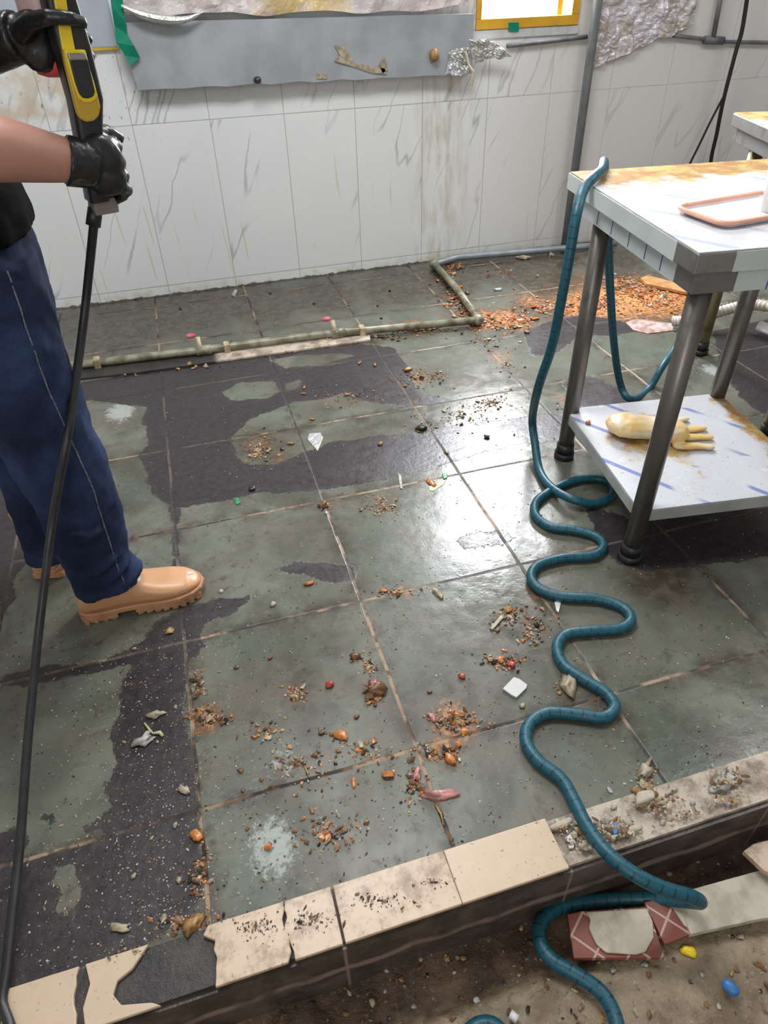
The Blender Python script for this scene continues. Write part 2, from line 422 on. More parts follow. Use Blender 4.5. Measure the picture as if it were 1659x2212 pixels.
def inside(px, py, poly):
    r = np.zeros(px.shape, bool); n = len(poly)
    for i in range(n):
        x1, y1 = poly[i]; x2, y2 = poly[(i+1) % n]
        if y1 == y2: continue
        c = ((y1 > py) != (y2 > py)) & (px < (x2-x1)*(py-y1)/(y2-y1) + x1); r ^= c
    return r
def sdf(px, py, poly):
    d = np.full(px.shape, 9.0); n = len(poly)
    for i in range(n):
        x1, y1 = poly[i]; x2, y2 = poly[(i+1) % n]; ex, ey = x2-x1, y2-y1; L = ex*ex+ey*ey+1e-9
        t = np.clip(((px-x1)*ex + (py-y1)*ey)/L, 0, 1)
        d = np.minimum(d, np.hypot(px-x1-t*ex, py-y1-t*ey))
    return np.where(inside(px, py, poly), d, -d)
fl = lambda pts: [tuple(at(u, v, 0)[:2]) for u, v in pts]
FILM_AND_SHADE = [
 [(150,830),(260,812),(350,797),(520,772),(680,757),(770,742),(850,750),(880,790),(905,850),(1010,870),(1150,885),(1230,905),(1230,950),(1150,958),(1080,968),(1000,990),(900,1022),(862,1032),(700,1060),(600,1068),(560,1062),(500,1082),(385,1098),(388,1145),(372,1150),(368,1095),(345,1080),(322,1060),(318,1020),(298,985),(322,955),(318,930),(305,905),(320,880),(200,866),(150,865)],
 [(-80,960),(0,1010),(60,1100),(100,1150),(85,1160),(50,1180),(62,1210),(28,1250),(38,1290),(0,1335),(-120,1380)],
 [(402,1312),(440,1300),(480,1290),(545,1288),(500,1330),(450,1345),(430,1372),(442,1395),(405,1440),(398,1550),(418,1620),(432,1750),(430,1850),(440,1900),(440,1960),(330,2030),(200,2085),(0,2150),(-300,2230),(-300,1930),(0,1870),(60,1855),(240,1808),(215,1795),(238,1740),(222,1700),(250,1650),(232,1590),(262,1530),(262,1480),(282,1440),(200,1452),(110,1475),(60,1485),(0,1478),(0,1462),(100,1440),(190,1435),(275,1408),(310,1380),(350,1335)],
 [(-60,1800),(0,1800),(40,1785),(62,1800),(60,1825),(75,1850),(30,1862),(-60,1880)],
 [(92,1762),(125,1755),(125,1775),(100,1785)], [(185,1785),(205,1780),(203,1802),(185,1805)],
 [(588,1228),(640,1216),(700,1212),(760,1222),(768,1250),(720,1258),(660,1245),(600,1236)],
 [(985,1165),(1030,1150),(1090,1148),(1112,1165),(1090,1178),(1040,1180),(1000,1186)],
 [(1262,1092),(1330,1110),(1380,1130),(1659,1080),(1800,1080),(1800,1190),(1560,1215),(1400,1235),(1335,1218),(1290,1165)],  # shade under the near table, painted in with the film colour
 [(1215,820),(1270,812),(1330,835),(1372,868),(1320,905),(1250,905),(1235,870)],
 [(1130,720),(1180,695),(1260,680),(1330,690),(1395,712),(1330,724),(1250,728),(1200,765),(1150,770)],
 [(1540,715),(1659,690),(1800,680),(1800,920),(1659,905),(1600,860),(1560,800)],
 [(372,1090),(385,1090),(388,1200),(392,1290),(378,1290),(374,1200)],
]
HOLE = [
 [(478,848),(520,826),(590,822),(606,845),(570,862),(500,864)],
 [(585,778),(640,768),(735,764),(765,768),(700,788),(610,796)], [(614,830),(650,818),(646,838),(620,846)],
 [(500,945),(540,905),(640,868),(700,862),(740,850),(800,868),(880,880),(1000,862),(1120,868),(1180,892),(1110,905),(1000,915),(900,935),(820,940),(720,955),(640,985),(590,1005),(520,1000)],
 [(118,1872),(160,1868),(172,1925),(158,1978),(132,1965),(142,1925),(112,1912)],
]
def gauss(px, py, spots):
    a = np.zeros(px.shape)
    for u, v, r, k in spots:
        c = at(u, v, 0); rr = r / FPX * (c - CAM).dot(F2) ; a = np.maximum(a, k*np.exp(-((px-c.x)**2 + (py-c.y)**2*.55)/(rr*rr)))
    return a
RUST = [(1040,690,60,.9),(980,640,35,.8),(1100,690,60,.9),(1250,660,90,.9),(1380,640,110,1.2),(1330,620,80,1.0),(1150,650,60,.7),(900,705,50,.7),(760,715,40,.5),
 (560,960,40,.8),(600,990,35,.6),(445,1550,40,.8),(425,1470,25,.6),(640,1500,35,.7),(810,1490,35,.7),(980,1560,60,.9),(960,1620,50,.8),(880,1280,35,.6),(1080,1430,40,.6),(1220,860,40,.6),
 (1240,1470,35,.5),(900,815,45,.6),(1080,770,50,.6),(1060,870,60,.5),(830,1090,45,.6),(700,1090,20,.7),(1150,1300,45,.5),(800,1350,25,.5),(850,1480,20,.5),(1010,1470,25,.4),(750,1255,40,.35),(1300,640,130,1.1),(1420,640,90,1.1)]
BROWN = [(250,700,120,.9),(400,670,110,.85),(560,650,100,.8),(700,640,90,.7),(850,620,90,.8),(960,610,70,1.1),(1080,580,80,1.0),(1180,600,80,1.0),(1200,560,60,.9),(1320,600,60,.8),(1330,560,70,.7),
 (700,740,70,.8),(500,770,60,.8),(300,800,60,.9),(1420,1250,80,.8),(1550,1120,100,.7),(1450,1190,60,.8),(430,1950,40,.7),(350,2000,40,.8),(620,1640,50,.25),(700,1700,60,.3),(760,1480,40,.35),(470,1500,40,.3),(640,1500,150,.38),(960,1500,190,.36),(760,1760,200,.30),(1100,1350,130,.36),(1250,1560,160,.28),(1500,1350,160,.28),(900,960,160,.34),(560,960,90,.5)]
CHALK_AND_GLINTS = [(260,890,42,.85),(590,1830,70,.8),(610,1640,55,.55),(700,1800,60,.5),(560,1700,50,.45),(1560,1690,45,.7),(1640,1650,50,.6),(1590,1720,60,.5),(1400,1700,30,.4),(1480,790,60,.5),(1540,800,30,.8),(560,980,30,.4),(1060,880,60,.25),(1130,810,60,.25),(1010,1250,60,.25)]  # spots at lower centre paint in the ceiling lamp's glints

def grid(name, x0, x1, y0, y1, step, z, mat):
    nx = int((x1-x0)/step)+1; ny = int((y1-y0)/step)+1
    xs = np.linspace(x0, x1, nx); ys = np.linspace(y0, y1, ny)
    px, py = np.meshgrid(xs, ys); px = px.ravel(); py = py.ravel()
    zz = z(px, py) if callable(z) else np.full(px.shape, z)
    me = bpy.data.meshes.new(name)
    q = (np.arange(ny-1)[:, None]*nx + np.arange(nx-1)[None, :]).ravel()
    faces = np.stack([q, q+1, q+nx+1, q+nx], 1)
    me.from_pydata(np.stack([px, py, zz], 1).tolist(), [], faces.tolist()); me.update()
    return link(name, me, mat, None, True), px, py
def put_attr(me, name, arr):
    a = me.attributes.new(name, 'FLOAT', 'POINT'); a.data.foreach_set('value', np.asarray(arr, np.float32))
floor, px, py = grid('floor', X0, X1, CURB0 + .0815, YW, .0125, 0.0, M_slab); struct(floor)
film = np.full(px.shape, -9.0)
for p in FILM_AND_SHADE: film = np.maximum(film, sdf(px, py, fl(p)))
for k, p in enumerate(HOLE): film = np.minimum(film, np.maximum(-sdf(px, py, fl(p)), -.012) if k == 3 else -sdf(px, py, fl(p)))
put_attr(floor.data, 'film', film)
put_attr(floor.data, 'dry', gauss(px, py, [(560,1800,260,1.0),(850,1650,260,.8),(250,1850,260,.5),(1100,1600,200,.5),(500,1480,160,.5)]))
put_attr(floor.data, 'rust', gauss(px, py, RUST)); put_attr(floor.data, 'brown', gauss(px, py, BROWN)); put_attr(floor.data, 'chalk_and_glints', gauss(px, py, CHALK_AND_GLINTS))

# curb with its face, gully and lower slab
b = MB().box((X0, CURB0, ZL-.03), (X1, CURB1, -.0005)); struct(b.build('trim_1', [M_curb]))
b = MB()
b.box((X0, CURB0-.008, ZL-.03), (X1, CURB0, -.010))
struct(b.build('trim_2', M_face))
def low_z(x, y):
    n = np.array([mnoise.noise(Vector((a*9, b_*9, 0)))*.012 + mnoise.noise(Vector((a*30, b_*30, 3)))*.005 for a, b_ in zip(x, y)])
    k = np.clip((.345 - y)/.03, 0, 1); k = k*k*(3-2*k)
    return ZL + n + k*.028
g_, gx, gy = grid('floor_lower', -.7, 1.6, -.15, CURB0, .012, low_z, None)
g_.name = 'floor'; 
lm = Mat('gully_and_lower_concrete')
def cmix(m, a, b_, sc): 
    n = m.noise(sc, 6, .68, dist=.4); k = m.noise(sc*9, 4, .7)
    c = m.mix(a, b_, n.step(.35, .66)); return m.mix(c, tuple(x*.3 for x in a), k.step(.54, .75) * .8)
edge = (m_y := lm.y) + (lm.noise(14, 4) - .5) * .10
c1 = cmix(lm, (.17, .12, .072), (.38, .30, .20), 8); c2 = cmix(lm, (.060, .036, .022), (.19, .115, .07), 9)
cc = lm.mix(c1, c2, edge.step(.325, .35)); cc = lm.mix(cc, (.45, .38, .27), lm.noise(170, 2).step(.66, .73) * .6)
lm.base(cc).set('Roughness', (lm.noise(12, 3) * .4) + .25).bump(lm.noise(60, 5, .7), .7, .008)
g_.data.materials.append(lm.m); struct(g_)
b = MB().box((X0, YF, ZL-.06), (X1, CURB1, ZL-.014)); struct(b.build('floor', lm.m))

# curb tiles: cream strips along the top of the curb
def curb_tile(pts, mat, k):
    b = MB(); b.prism([(p[0], p[1]) for p in pts], 0.0, .008); o = b.build('trim_%d' % k, mat, None, False, .0015); struct(o)
cx_ = lambda u, v: at(u, v, .008).x
y0, y1 = CURB0 - .006, CURB1 + .002
def rag(xc, n=7, amp=.012, seed=0):
    random.seed(seed); return [(xc + random.uniform(-amp, amp), y0 + (y1-y0)*i/(n-1)) for i in range(n)]
def strip(xl, xr, mat, k, rl=0, rr=0, seed=1):
    L = rag(xl, 8, rl, seed) ; Rr = rag(xr, 8, rr, seed+9)
    curb_tile(L[::-1] + Rr, mat, k)      # closed outline
xa = cx_(165, 2140); xb_ = cx_(187, 2150); xc2 = cx_(262, 2075)
strip(-.75, cx_(0, 2190) , M_cream, 3)
strip(cx_(0, 2190) + .002, xa, M_cream, 4, 0, .004, 3)
curb_tile([(xb_, y0), (cx_(345, 2085), y0), (cx_(325, 2095), y0+.008), (xc2, y0+.018), (xc2-.012, y0+.035), (xc2-.006, y0+.052), (xc2+.016, y0+.062), (cx_(335, 2030)-.01, y1), (xb_-.004, y1), (xb_+.004, y0+.06), (xb_-.005, y0+.03)], M_cream, 5)
strip(cx_(455, 2060), cx_(618, 2010), M_creamd, 6, .010, .006, 5)
strip(cx_(618, 2010)+.003, cx_(728, 1980), M_creamd, 7, .005, .0, 6)
strip(cx_(728, 1980)+.004, cx_(980, 1900), M_creamd, 8, 0, 0, 7)
strip(cx_(980, 1900)+.0005, cx_(1206, 1825), M_cream, 9, 0, 0, 8)

# walls, ceiling, window hole
WX0, WX1, WZ0, WZ1 = 1.575, 2.065, .975, 2.02
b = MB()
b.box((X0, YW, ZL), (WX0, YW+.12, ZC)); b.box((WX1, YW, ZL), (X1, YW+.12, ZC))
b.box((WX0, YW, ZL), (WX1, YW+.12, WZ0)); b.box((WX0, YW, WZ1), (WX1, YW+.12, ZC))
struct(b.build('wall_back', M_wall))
struct(MB().box((X0-.1, YF, ZL-.06), (X0, YW+.12, ZC)).build('wall_left', M_plaster))
struct(MB().box((X1, YF, ZL-.06), (X1+.1, YW+.12, ZC)).build('wall_right', M_plaster))
struct(MB().box((X0-.1, YF-.1, ZL-.06), (X1+.1, YF, ZC)).build('wall_front', M_plaster))
struct(MB().box((X0-.1, YF-.1, ZC), (X1+.1, YW+.12, ZC+.1)).build('ceiling', M_plaster))

# window: orange frame, sash bar, pane
win = empty('window_1', ((WX0+WX1)/2, YW, WZ0)); struct(win)
def rel(b, root):
    b.v = [tuple(Vector(v) - root.location) for v in b.v]; return b
f = .038
b = MB().box((WX0, YW-.015, WZ0), (WX1, YW+.05, WZ0+f)).box((WX0, YW-.015, WZ1-f), (WX1, YW+.05, WZ1)).box((WX0, YW-.015, WZ0+f), (WX0+f*.6, YW+.05, WZ1-f)).box((WX1-f, YW-.015, WZ0+f), (WX1, YW+.05, WZ1-f))
rel(b, win).build('window_frame', M_orange, win, False, .002)
rel(MB().box((WX1-f-.055, YW+.02, WZ0+f), (WX1-f-.03, YW+.045, WZ1-f)), win).build('sash_bar', M_orange, win)
gm = Mat('window_glass'); gm.base((.95, .97, .97)).set('Roughness', .05).set('Transmission Weight', 1.0).set('Alpha', .08)
rel(MB().box((WX0+.02, YW+.030, WZ0+f), (WX1-.03, YW+.033, WZ1-f)), win).build('window_pane', gm.m, win)
struct(MB().box((WX0-.02, YW-.010, WZ0-.035), (WX1+.01, YW, WZ0-.001)).build('trim_12', M_plaster, None, False, .003))

# ceiling lamps
em = Mat('lit_tube'); em.base((.9, .9, .9)).set('Emission Color', (1, 1, 1, 1)).set('Emission Strength', 2.5)
for i, (lx, ly, lz) in enumerate(LAMPS):
    r = empty('ceiling_lamp', (lx, ly, ZC))
    tag(r, ['white panel ceiling lamp over the slabs beside the person', 'white panel ceiling lamp over the steel tables'][i], 'lamp')
    MB().box((-.62, -.32, -.05), (.62, .32, 0)).build('lamp_body', M_white, r, False, .004)
    MB().box((-.60, -.30, -.056), (.60, .30, -.0505)).build('diffuser', em.m, r)
    l = bpy.data.lights.new('lamp_light', 'AREA'); l.shape = 'RECTANGLE'; l.size = 1.2; l.size_y = .6; l.energy = LAMP_POWER * (1.0 if i == 0 else .35); l.color = (.95, .98, 1.0)
    o = bpy.data.objects.new('lamp_light', l); COL.objects.link(o); o.parent = r; o.location = (0, 0, -.07)

# ------------------------------------------------------------------ wall things
# grey panel at the upper left, with a yellow strip under it
pr = empty('wall_panel', (-.3, YW, .98)); tag(pr, 'blue-grey sheet metal panel on the wall at the upper left, beside the green tape', 'panel')
rel(MB().box((-.85, YW-.012, .985), (.085, YW-.0005, 1.75)), pr).build('metal_sheet', M_panel, pr, False, .002)
rel(MB().box((-.85, YW-.014, .975), (.09, YW-.0005, .985)), pr).build('yellow_tape_edge', M_yellowd, pr)
# long grey board
br = empty('grey_board', (.84, YW-.05, .83)); tag(br, 'long dented grey sheet metal board fixed along the wall under crumpled plastic', 'board')
Pb = [Vector((.128, 3.30, .843)), Vector((1.545, 3.30, .822)), Vector((1.54, 3.30, 1.035)), Vector((.100, 3.30, 1.062))]
b = MB(); fr = []; nseg = 24
for yy, dz in ((3.30, 0), (YW-.012, 0)):
    top, bot = [], []
    for i in range(nseg+1):
        t = i/nseg; w_ = .0035*math.sin(i*1.9)+.0025*math.sin(i*4.1)
        p = Pb[0].lerp(Pb[1], t); q = Pb[3].lerp(Pb[2], t)
        bot.append((p.x, yy + w_*.5, p.z + w_*.6)); top.append((q.x, yy, q.z))
    fr.append((bot, top))
vs = fr[0][0] + fr[0][1] + fr[1][0] + fr[1][1]; n1 = nseg+1; fs = []
for i in range(nseg):
    fs += [(i, i+1, n1+i+1, n1+i), (2*n1+i, 3*n1+i, 3*n1+i+1, 2*n1+i+1), (n1+i, n1+i+1, 3*n1+i+1, 3*n1+i), (i, 2*n1+i, 2*n1+i+1, i+1)]
fs += [(0, n1, 3*n1, 2*n1), (nseg, 2*n1+nseg, 3*n1+nseg, n1+nseg)]
b.add(vs, fs); rel(b, br).build('sheet_metal', M_board, br)
# torn adhesive remnants on the board
def patch(pts_uv, y, th, jit=.0):
    P = [aty(u, v, y) for u, v in pts_uv]; b = MB(); n = len(P)
    b.loft([[(p.x, y, p.z) for p in P], [(p.x, y - th, p.z) for p in P]], True); return b
for pts, nm in (([(722,98),(740,100),(755,118),(762,128),(760,135),(790,140),(830,148),(835,160),(800,157),(765,145),(745,138),(722,132),(735,120)], 'torn_tape_remnant'),
                ([(818,140),(830,122),(838,150),(826,158)], 'torn_tape_remnant'), ([(683,158),(706,158),(706,170),(684,170)], 'torn_tape_remnant')):
    rel(patch(pts, 3.2985, .004), br).build(nm, DEB[PA], br)
# green tape hanging down the left end
gt = empty('green_tape', aty(270, 60, 3.28)); tag(gt, 'long strip of green tape hanging at the left end of the grey board', 'tape')
L = [(236,-40),(240,10),(247,55),(252,92),(270,120),(282,142)]; Rr = [(262,-40),(266,15),(272,50),(275,75),(290,100),(303,125)]
b = MB(); a_ = [aty(u, v, 3.285 - .006*(i % 2)) for i, (u, v) in enumerate(L)]; c_ = [aty(u, v, 3.28 + .006*(i % 2)) for i, (u, v) in enumerate(Rr)]
n = len(L); vs = [p for p in a_+c_] + [p + Vector((0, .003, 0)) for p in a_+c_]; fs = []
for i in range(n-1): fs += [(i, i+1, n+i+1, n+i), (2*n+i, 3*n+i, 3*n+i+1, 2*n+i+1), (i, 2*n+i, 2*n+i+1, i+1), (n+i, n+i+1, 3*n+i+1, 3*n+i)]
fs += [(0, n, 3*n, 2*n), (n-1, 3*n-1, 4*n-1, 2*n-1)]
rel(b.add(vs, fs), gt).build('tape_strip', M_tape, gt)
b = patch([(1097,48),(1120,48),(1120,68),(1098,68)], YW-.0105, .006); tag(b.build('green_tape_piece', M_tape, None, False, .001), 'small square piece of green tape below the window frame', 'tape')

def crumple(name, corners, nu, nv, amp, seed, mat, freq=9, th=.002, parent=None, root=None):
    """bilinear sheet with folds"""
    A, B, Cc, D = [Vector(c) for c in corners]; nrm = (B-A).cross(D-A).normalized()
    vs = []
    for j in range(nv+1):
        for i in range(nu+1):
            s, t = i/nu, j/nv
            p = (A.lerp(B, s)).lerp(D.lerp(Cc, s), t)
            q = Vector((p.x*freq, p.y*freq, p.z*freq + seed))
            k = 1 - abs(mnoise.noise(q))*2; k2 = 1 - abs(mnoise.noise(q*2.7))*2; k3 = mnoise.noise(q*7)
            p = p + nrm*amp*(k + .5*k2 + .25*k3) + Vector((mnoise.noise(q*1.3+Vector((5,0,0))), 0, mnoise.noise(q*1.3+Vector((0,9,0)))))*amp*.9
            vs.append(p)
    fs = [(j*(nu+1)+i, j*(nu+1)+i+1, (j+1)*(nu+1)+i+1, (j+1)*(nu+1)+i) for j in range(nv) for i in range(nu)]
    b = MB().add(vs, fs)
    if root: rel(b, root)
    o = b.build(name, mat, parent); m = o.modifiers.new('solid', 'SOLIDIFY'); m.thickness = th
    return o
# plastic bunched on the board top
zt = 1.055
o = crumple('plastic_sheet', [(.13, 3.315, 1.075), (1.52, 3.315, 1.055), (1.50, 3.335, 1.42), (.13, 3.335, 1.45)], 90, 26, .020, 3, M_sheet, 4.5)
tag(o, 'crumpled yellow-stained plastic sheet bunched along the top of the grey board', 'plastic sheet')
b = MB(); pts = spline([aty(262, 12, 3.27), aty(300, 30, 3.27), aty(350, 42, 3.265), aty(400, 42, 3.265), aty(438, 26, 3.27)], 8)
for i in range(len(pts)-1): pass
w_ = [.004 + .016*math.sin(math.pi*min(1, (i+1)/len(pts)*1.05)) for i in range(len(pts))]
o = b.tube(pts, [x*.8 for x in w_], 8).build('plastic_roll', M_foil, None, False)
tag(o, 'white curled lip of torn plastic at the left end of the board top', 'plastic')
o = crumple('hanging_plastic_bag', [aty(1297, -60, 3.33), aty(1525, -60, 3.33), aty(1500, 55, 3.33), aty(1282, 148, 3.33)], 44, 40, .014, 11, M_bag, 14)
tag(o, 'crumpled clear plastic bag hanging on the wall right of the grey pole', 'plastic bag')
o = crumple('torn_foil', [aty(1015, 90, 3.285), aty(1065, 88, 3.27), aty(1108, 122, 3.28), aty(1025, 135, 3.29)], 20, 12, .012, 5, M_foil, 25)
tag(o, 'torn silver foil flap sticking out at the right end of the board', 'foil')
o = crumple('torn_foil', [aty(975, 112, 3.28), aty(1016, 100, 3.275), aty(1012, 160, 3.275), aty(962, 165, 3.28)], 16, 16, .013, 8, M_foil, 28)
tag(o, 'crumpled silver foil scrap hanging off the lower right corner of the board', 'foil')
b = MB().tube([aty(1005, 112, 3.275), aty(1012, 140, 3.272), aty(1022, 156, 3.27), aty(1018, 186, 3.27)], [.006, .005, .008, .006], 7)
tag(b.build('tape_strip', M_mortar), 'thin pale strip dangling below the foil at the board corner', 'tape')
kb = MB().ell(aty(938, 119, 3.283), (.022, .02, .026), None, 14, 9); tag(kb.build('foam_lump', DEB[OC], None, True), 'round ochre foam lump stuck on the right part of the grey board', 'lump')
kb = MB().ell(aty(556, 173, 3.283), (.016, .02, .014), None, 12, 8); tag(kb.build('foam_lump', DEB[DK], None, True), 'small olive lump on the lower edge of the grey board', 'lump')

# grey pole in front of the wall
po = empty('wall_pole', aty(1246, 380, 3.30)); po.location.z = 0
px_ = aty(1262, 230, 3.31).x
tag(po, 'grey galvanised upright pipe standing against the back wall', 'pipe')
po.location = (px_, 3.315, 0)
MB().cyl((0, 0, 0), (0, 0, ZC), .0205, 20).build('pole', M_galv, po, True)
MB().cyl((0, 0, .30), (0, 0, .36), .026, 20).build('pipe_clamp', M_steel, po, True)
# conduits
def conduit(pts, r, name, label, y=3.345, mat=M_cond, cat='conduit'):
    P = [aty(u, v, y) for u, v in pts]; o = MB().tube(P, r, 10).build(name, mat, None, True); return tag(o, label, cat)
conduit([(1095,99),(1180,90),(1268,79)], .009, 'conduit', 'grey conduit running from the foil to the grey pole')
conduit([(1455,77),(1520,84),(1560,90),(1659,92),(1760,90),(2200,86)], .008, 'conduit', 'grey conduit running right from the hanging plastic bag')
cr = conduit([(1562,-40),(1552,20),(1541,80)], .011, 'conduit', 'short upright grey conduit dropping into the elbow box', 3.34)
bx_ = MB().cyl(aty(1522, 86, 3.345), aty(1562, 88, 3.345), .017, 14).build('conduit_joint', M_cond, None, True); tag(bx_, 'dark elbow joint under the upright conduit', 'joint')
def cable(pts, r, label, mat=M_cable, name='cable'):
    o = MB().tube(spline(pts, 8), r, 10).build(name, mat, None, True); return tag(o, label, 'cable')
cable([aty(1622, -60, 3.25), aty(1604, 60, 3.25), aty(1590, 110, 3.25), aty(1563, 215, 3.26), aty(1548, 290, 3.28), aty(1536, 345, 3.30), aty(1530, 420, 3.32)], .0095, 'thick black cable hanging down in front of the right wall')
cable([aty(1565, 205, 3.275), aty(1535, 262, 3.29), aty(1508, 318, 3.30), aty(1492, 350, 3.31), aty(1470, 400, 3.33)], .0055, 'thinner dark cable branching left from the thick black cable')

# ------------------------------------------------------------------ floor pipe
pp = empty('floor_drain_pipe', at(640, 745, 0)); tag(pp, 'grimy grey plastic pipe running along the floor with an elbow back to the wall', 'pipe')
zr = .026
path = [at(-140, 822, zr), at(185, 786, zr), at(425, 758, zr), at(700, 722, zr), at(1028, 692, zr)]
rel(MB().tube(path, .0155, 14), pp).build('pipe_run', M_pipe, pp, True)
rel(MB().tube([at(1035, 690, zr), at(985, 622, zr), at(938, 570, zr)], .0165, 14), pp).build('pipe_run', M_pipe, pp, True)
rel(MB().tube([at(938, 570, zr), at(990, 556, zr), at(1120, 545, zr), at(1236, 535, zr), at(1330, 526, zr)], .016, 14), pp).build('pipe_run', M_galv, pp, True)
for u, v in ((1033, 691), (938, 570)):
    c = at(u, v, zr) - pp.location; MB().ell(c, (.026, .026, .024), None, 14, 9).build('elbow', M_pipe, pp, True)
for u, v in ((440, 757), (730, 720)):
    c = at(u, v, zr) - pp.location
    t = MB().cyl(c + Vector((-.03, 0, 0)), c + Vector((.03, 0, 0)), .020, 14).build('tee_fitting', M_pipe, pp, True)
    d = c + Vector((-.012, .0, .0))
    MB().cyl(d, d + Vector((-.002, .03, .045)), .010, 12).build('spout', M_clip, pp, True)
    e = d + Vector((-.004, .036, .052)); MB().ell(e + Vector((-.022, 0, 0)), (.020, .012, .010), None, 10, 7).build('pink_cap', plain('magenta_cap', (.55, .05, .12), (.60, .25, .25), .3), pp, True)
for u, v in ((210, 783), (490, 750), (782, 714)):
    c = at(u, v, zr) - pp.location
    b = MB().box(c + Vector((-.012, -.022, -.02)), c + Vector((.012, .020, .019))).box(c + Vector((-.010, -.05, -.026)), c + Vector((.010, -.02, -.018)))
    b.build('pipe_clip', M_clip, pp, False, .004)
# low cement strip under the pipe
b = MB(); a_ = [at(u, v, 0) for u, v in ((-140, 850), (170, 822), (300, 808), (500, 780), (700, 752), (800, 738))]
pts = [(p.x, p.y) for p in a_] + [(p.x, p.y) for p in [at(u, v, 0) for u, v in ((800, 722), (500, 762), (200, 795), (-140, 832))]]
o = b.prism(pts, -.002, .010).build('trim_13', M_curb, None, False, .004); struct(o)

# ------------------------------------------------------------------ tables
def film_sheet(name, x0, x1, y0, y1, z, root, greasef, step=.02, th=.002):
    nx = max(2, int((x1-x0)/step)); ny = max(2, int((y1-y0)/step))
    vs = [(x0+(x1-x0)*i/nx, y0+(y1-y0)*j/ny, z) for j in range(ny+1) for i in range(nx+1)]
    fs = [(j*(nx+1)+i, j*(nx+1)+i+1, (j+1)*(nx+1)+i+1, (j+1)*(nx+1)+i) for j in range(ny) for i in range(nx)]
    n = len(vs); ring = [i for i in range(nx)] + [(j+1)*(nx+1)-1 for j in range(ny)] + [ny*(nx+1)+nx-i for i in range(nx)] + [(ny-j)*(nx+1) for j in range(ny)]
    vs += [(v[0], v[1], z-th) for v in vs]
    fs += [tuple(n+k for k in f[::-1]) for f in fs]
    for a, c in zip(ring, ring[1:] + ring[:1]): fs.append((a, n+a, n+c, c))
    o = MB().add(vs, fs).build(name, M_film, root)
    put_attr(o.data, 'grease', [greasef((v[0]-x0)/(x1-x0), (v[1]-y0)/(y1-y0)) for v in vs]); return o
def table(loc, rz, w, d, h, label, detailed=True, legmat=None, shelf=True):
    """steel work table: origin at the near left corner of the top"""
    r = empty('steel_table', loc, rz); tag(r, label, 'table', None)
    th1, th2 = .040, .044
    t = MB().box((0, 0, h-th1), (w, d, h-.002)).build('tabletop', M_steel, r, False, .003)
    film_sheet('protective_film', .002, w-.002, .002, d-.002, h, t, lambda a, b: max(0, (b-.60)*2.6) + .35*max(0, .12-b)*3)
    i = .016
    f_ = MB().box((i, i, h-th1-th2), (w-i, i+.012, h-th1)).box((i, d-i-.012, h-th1-th2), (w-i, d-i, h-th1)).box((i, i+.012, h-th1-th2), (i+.012, d-i-.012, h-th1)).box((w-i-.012, i+.012, h-th1-th2), (w-i, d-i-.012, h-th1))
    f_.build('apron', M_bare, r, False, .002)
    if detailed:
        e = .0012                       # film left on the side faces; bare steel shows at the near corner
        for nm, a, b_ in (('apron_film', (-e, .075, h-th1+.001), (0, d, h-.003)), ('apron_film', (i-e, .085, h-th1-th2), (i, d-i, h-th1-.006)),
                          ('apron_film', (.075, -e, h-th1+.001), (w, 0, h-.003)), ('apron_film', (.100, i-e, h-th1-th2), (w-i, i, h-th1-.004))):
            MB().box(a, b_).build(nm, M_filmside, r)
        for k, yy in enumerate((.14, .21, .29, .38, .46)):
            MB().box((i-e*1.8, yy, h-th1-th2+.004), (i-e*.5, yy+.0022, h-th1-.010)).build('printed_line', M_ink, r)
        for k, xx in enumerate((.185, .33)):
            MB().box((xx, -e*1.7, h-th1+.002), (xx+.0025, -e, h-.006)).build('printed_line', M_ink, r)
            MB().box((xx-.02, i-e*1.7, h-th1-th2), (xx-.0175, i-e, h-th1-.004)).build('printed_line', M_ink, r)
    lx, ly = .058, .052
    for (x, y) in ((lx, ly), (lx, d-ly-.06), (w-lx, ly), (w-lx, d-ly-.06)):
        lg = MB().cyl((x, y, .0), (x, y, h-th1), .0225, 24).build('leg', legmat or M_leg, r, True)
        MB().cyl((x, y, .0), (x, y, .020), .030, 24).cyl((x, y, .020), (x, y, .05), .026, 24).build('foot', M_black, lg, True)
    if shelf:
        s = MB().box((lx-.012, ly-.012, .128), (w-lx+.012, d-ly-.048, .163)).build('lower_shelf', M_filmedge, r, False, .003)
        film_sheet('protective_film', lx-.011, w-lx+.011, ly-.011, d-ly-.049, .165, s, lambda a, b: max(.30*max(0, .5 - abs(a-.35))*2 + .62*math.exp(-((a-.35)**2+(b-.62)**2)*22), 1.0*max(0, a-.82)*4, .5*max(0, b-.85)*3))
    return r
M_filmside = plain('side_protective_film', (.60, .66, .64), (.52, .58, .57), .3, 0, 8)
M_filmedge = plain('shelf_edge_film', (.46, .48, .47), (.36, .37, .37), .35, .1, 10)
M_ink = plain('blue_print', (.03, .06, .32), (.05, .09, .38), .4)
RT = math.atan2(.63, .09) - math.pi/2
TH = .79
main = table((1.05, 1.03, 0), -.135, .575, .635, TH, 'near stainless steel work table with white film, its lower shelf carrying a glove')
def ontable(u, v, z=TH+.0005): return at(u, v, z)
t2 = table((1.76, 1.40, 0), -.30, .90, .77, .80, 'far steel work table behind the near one, cut off by the right edge', False, M_leggold, False)

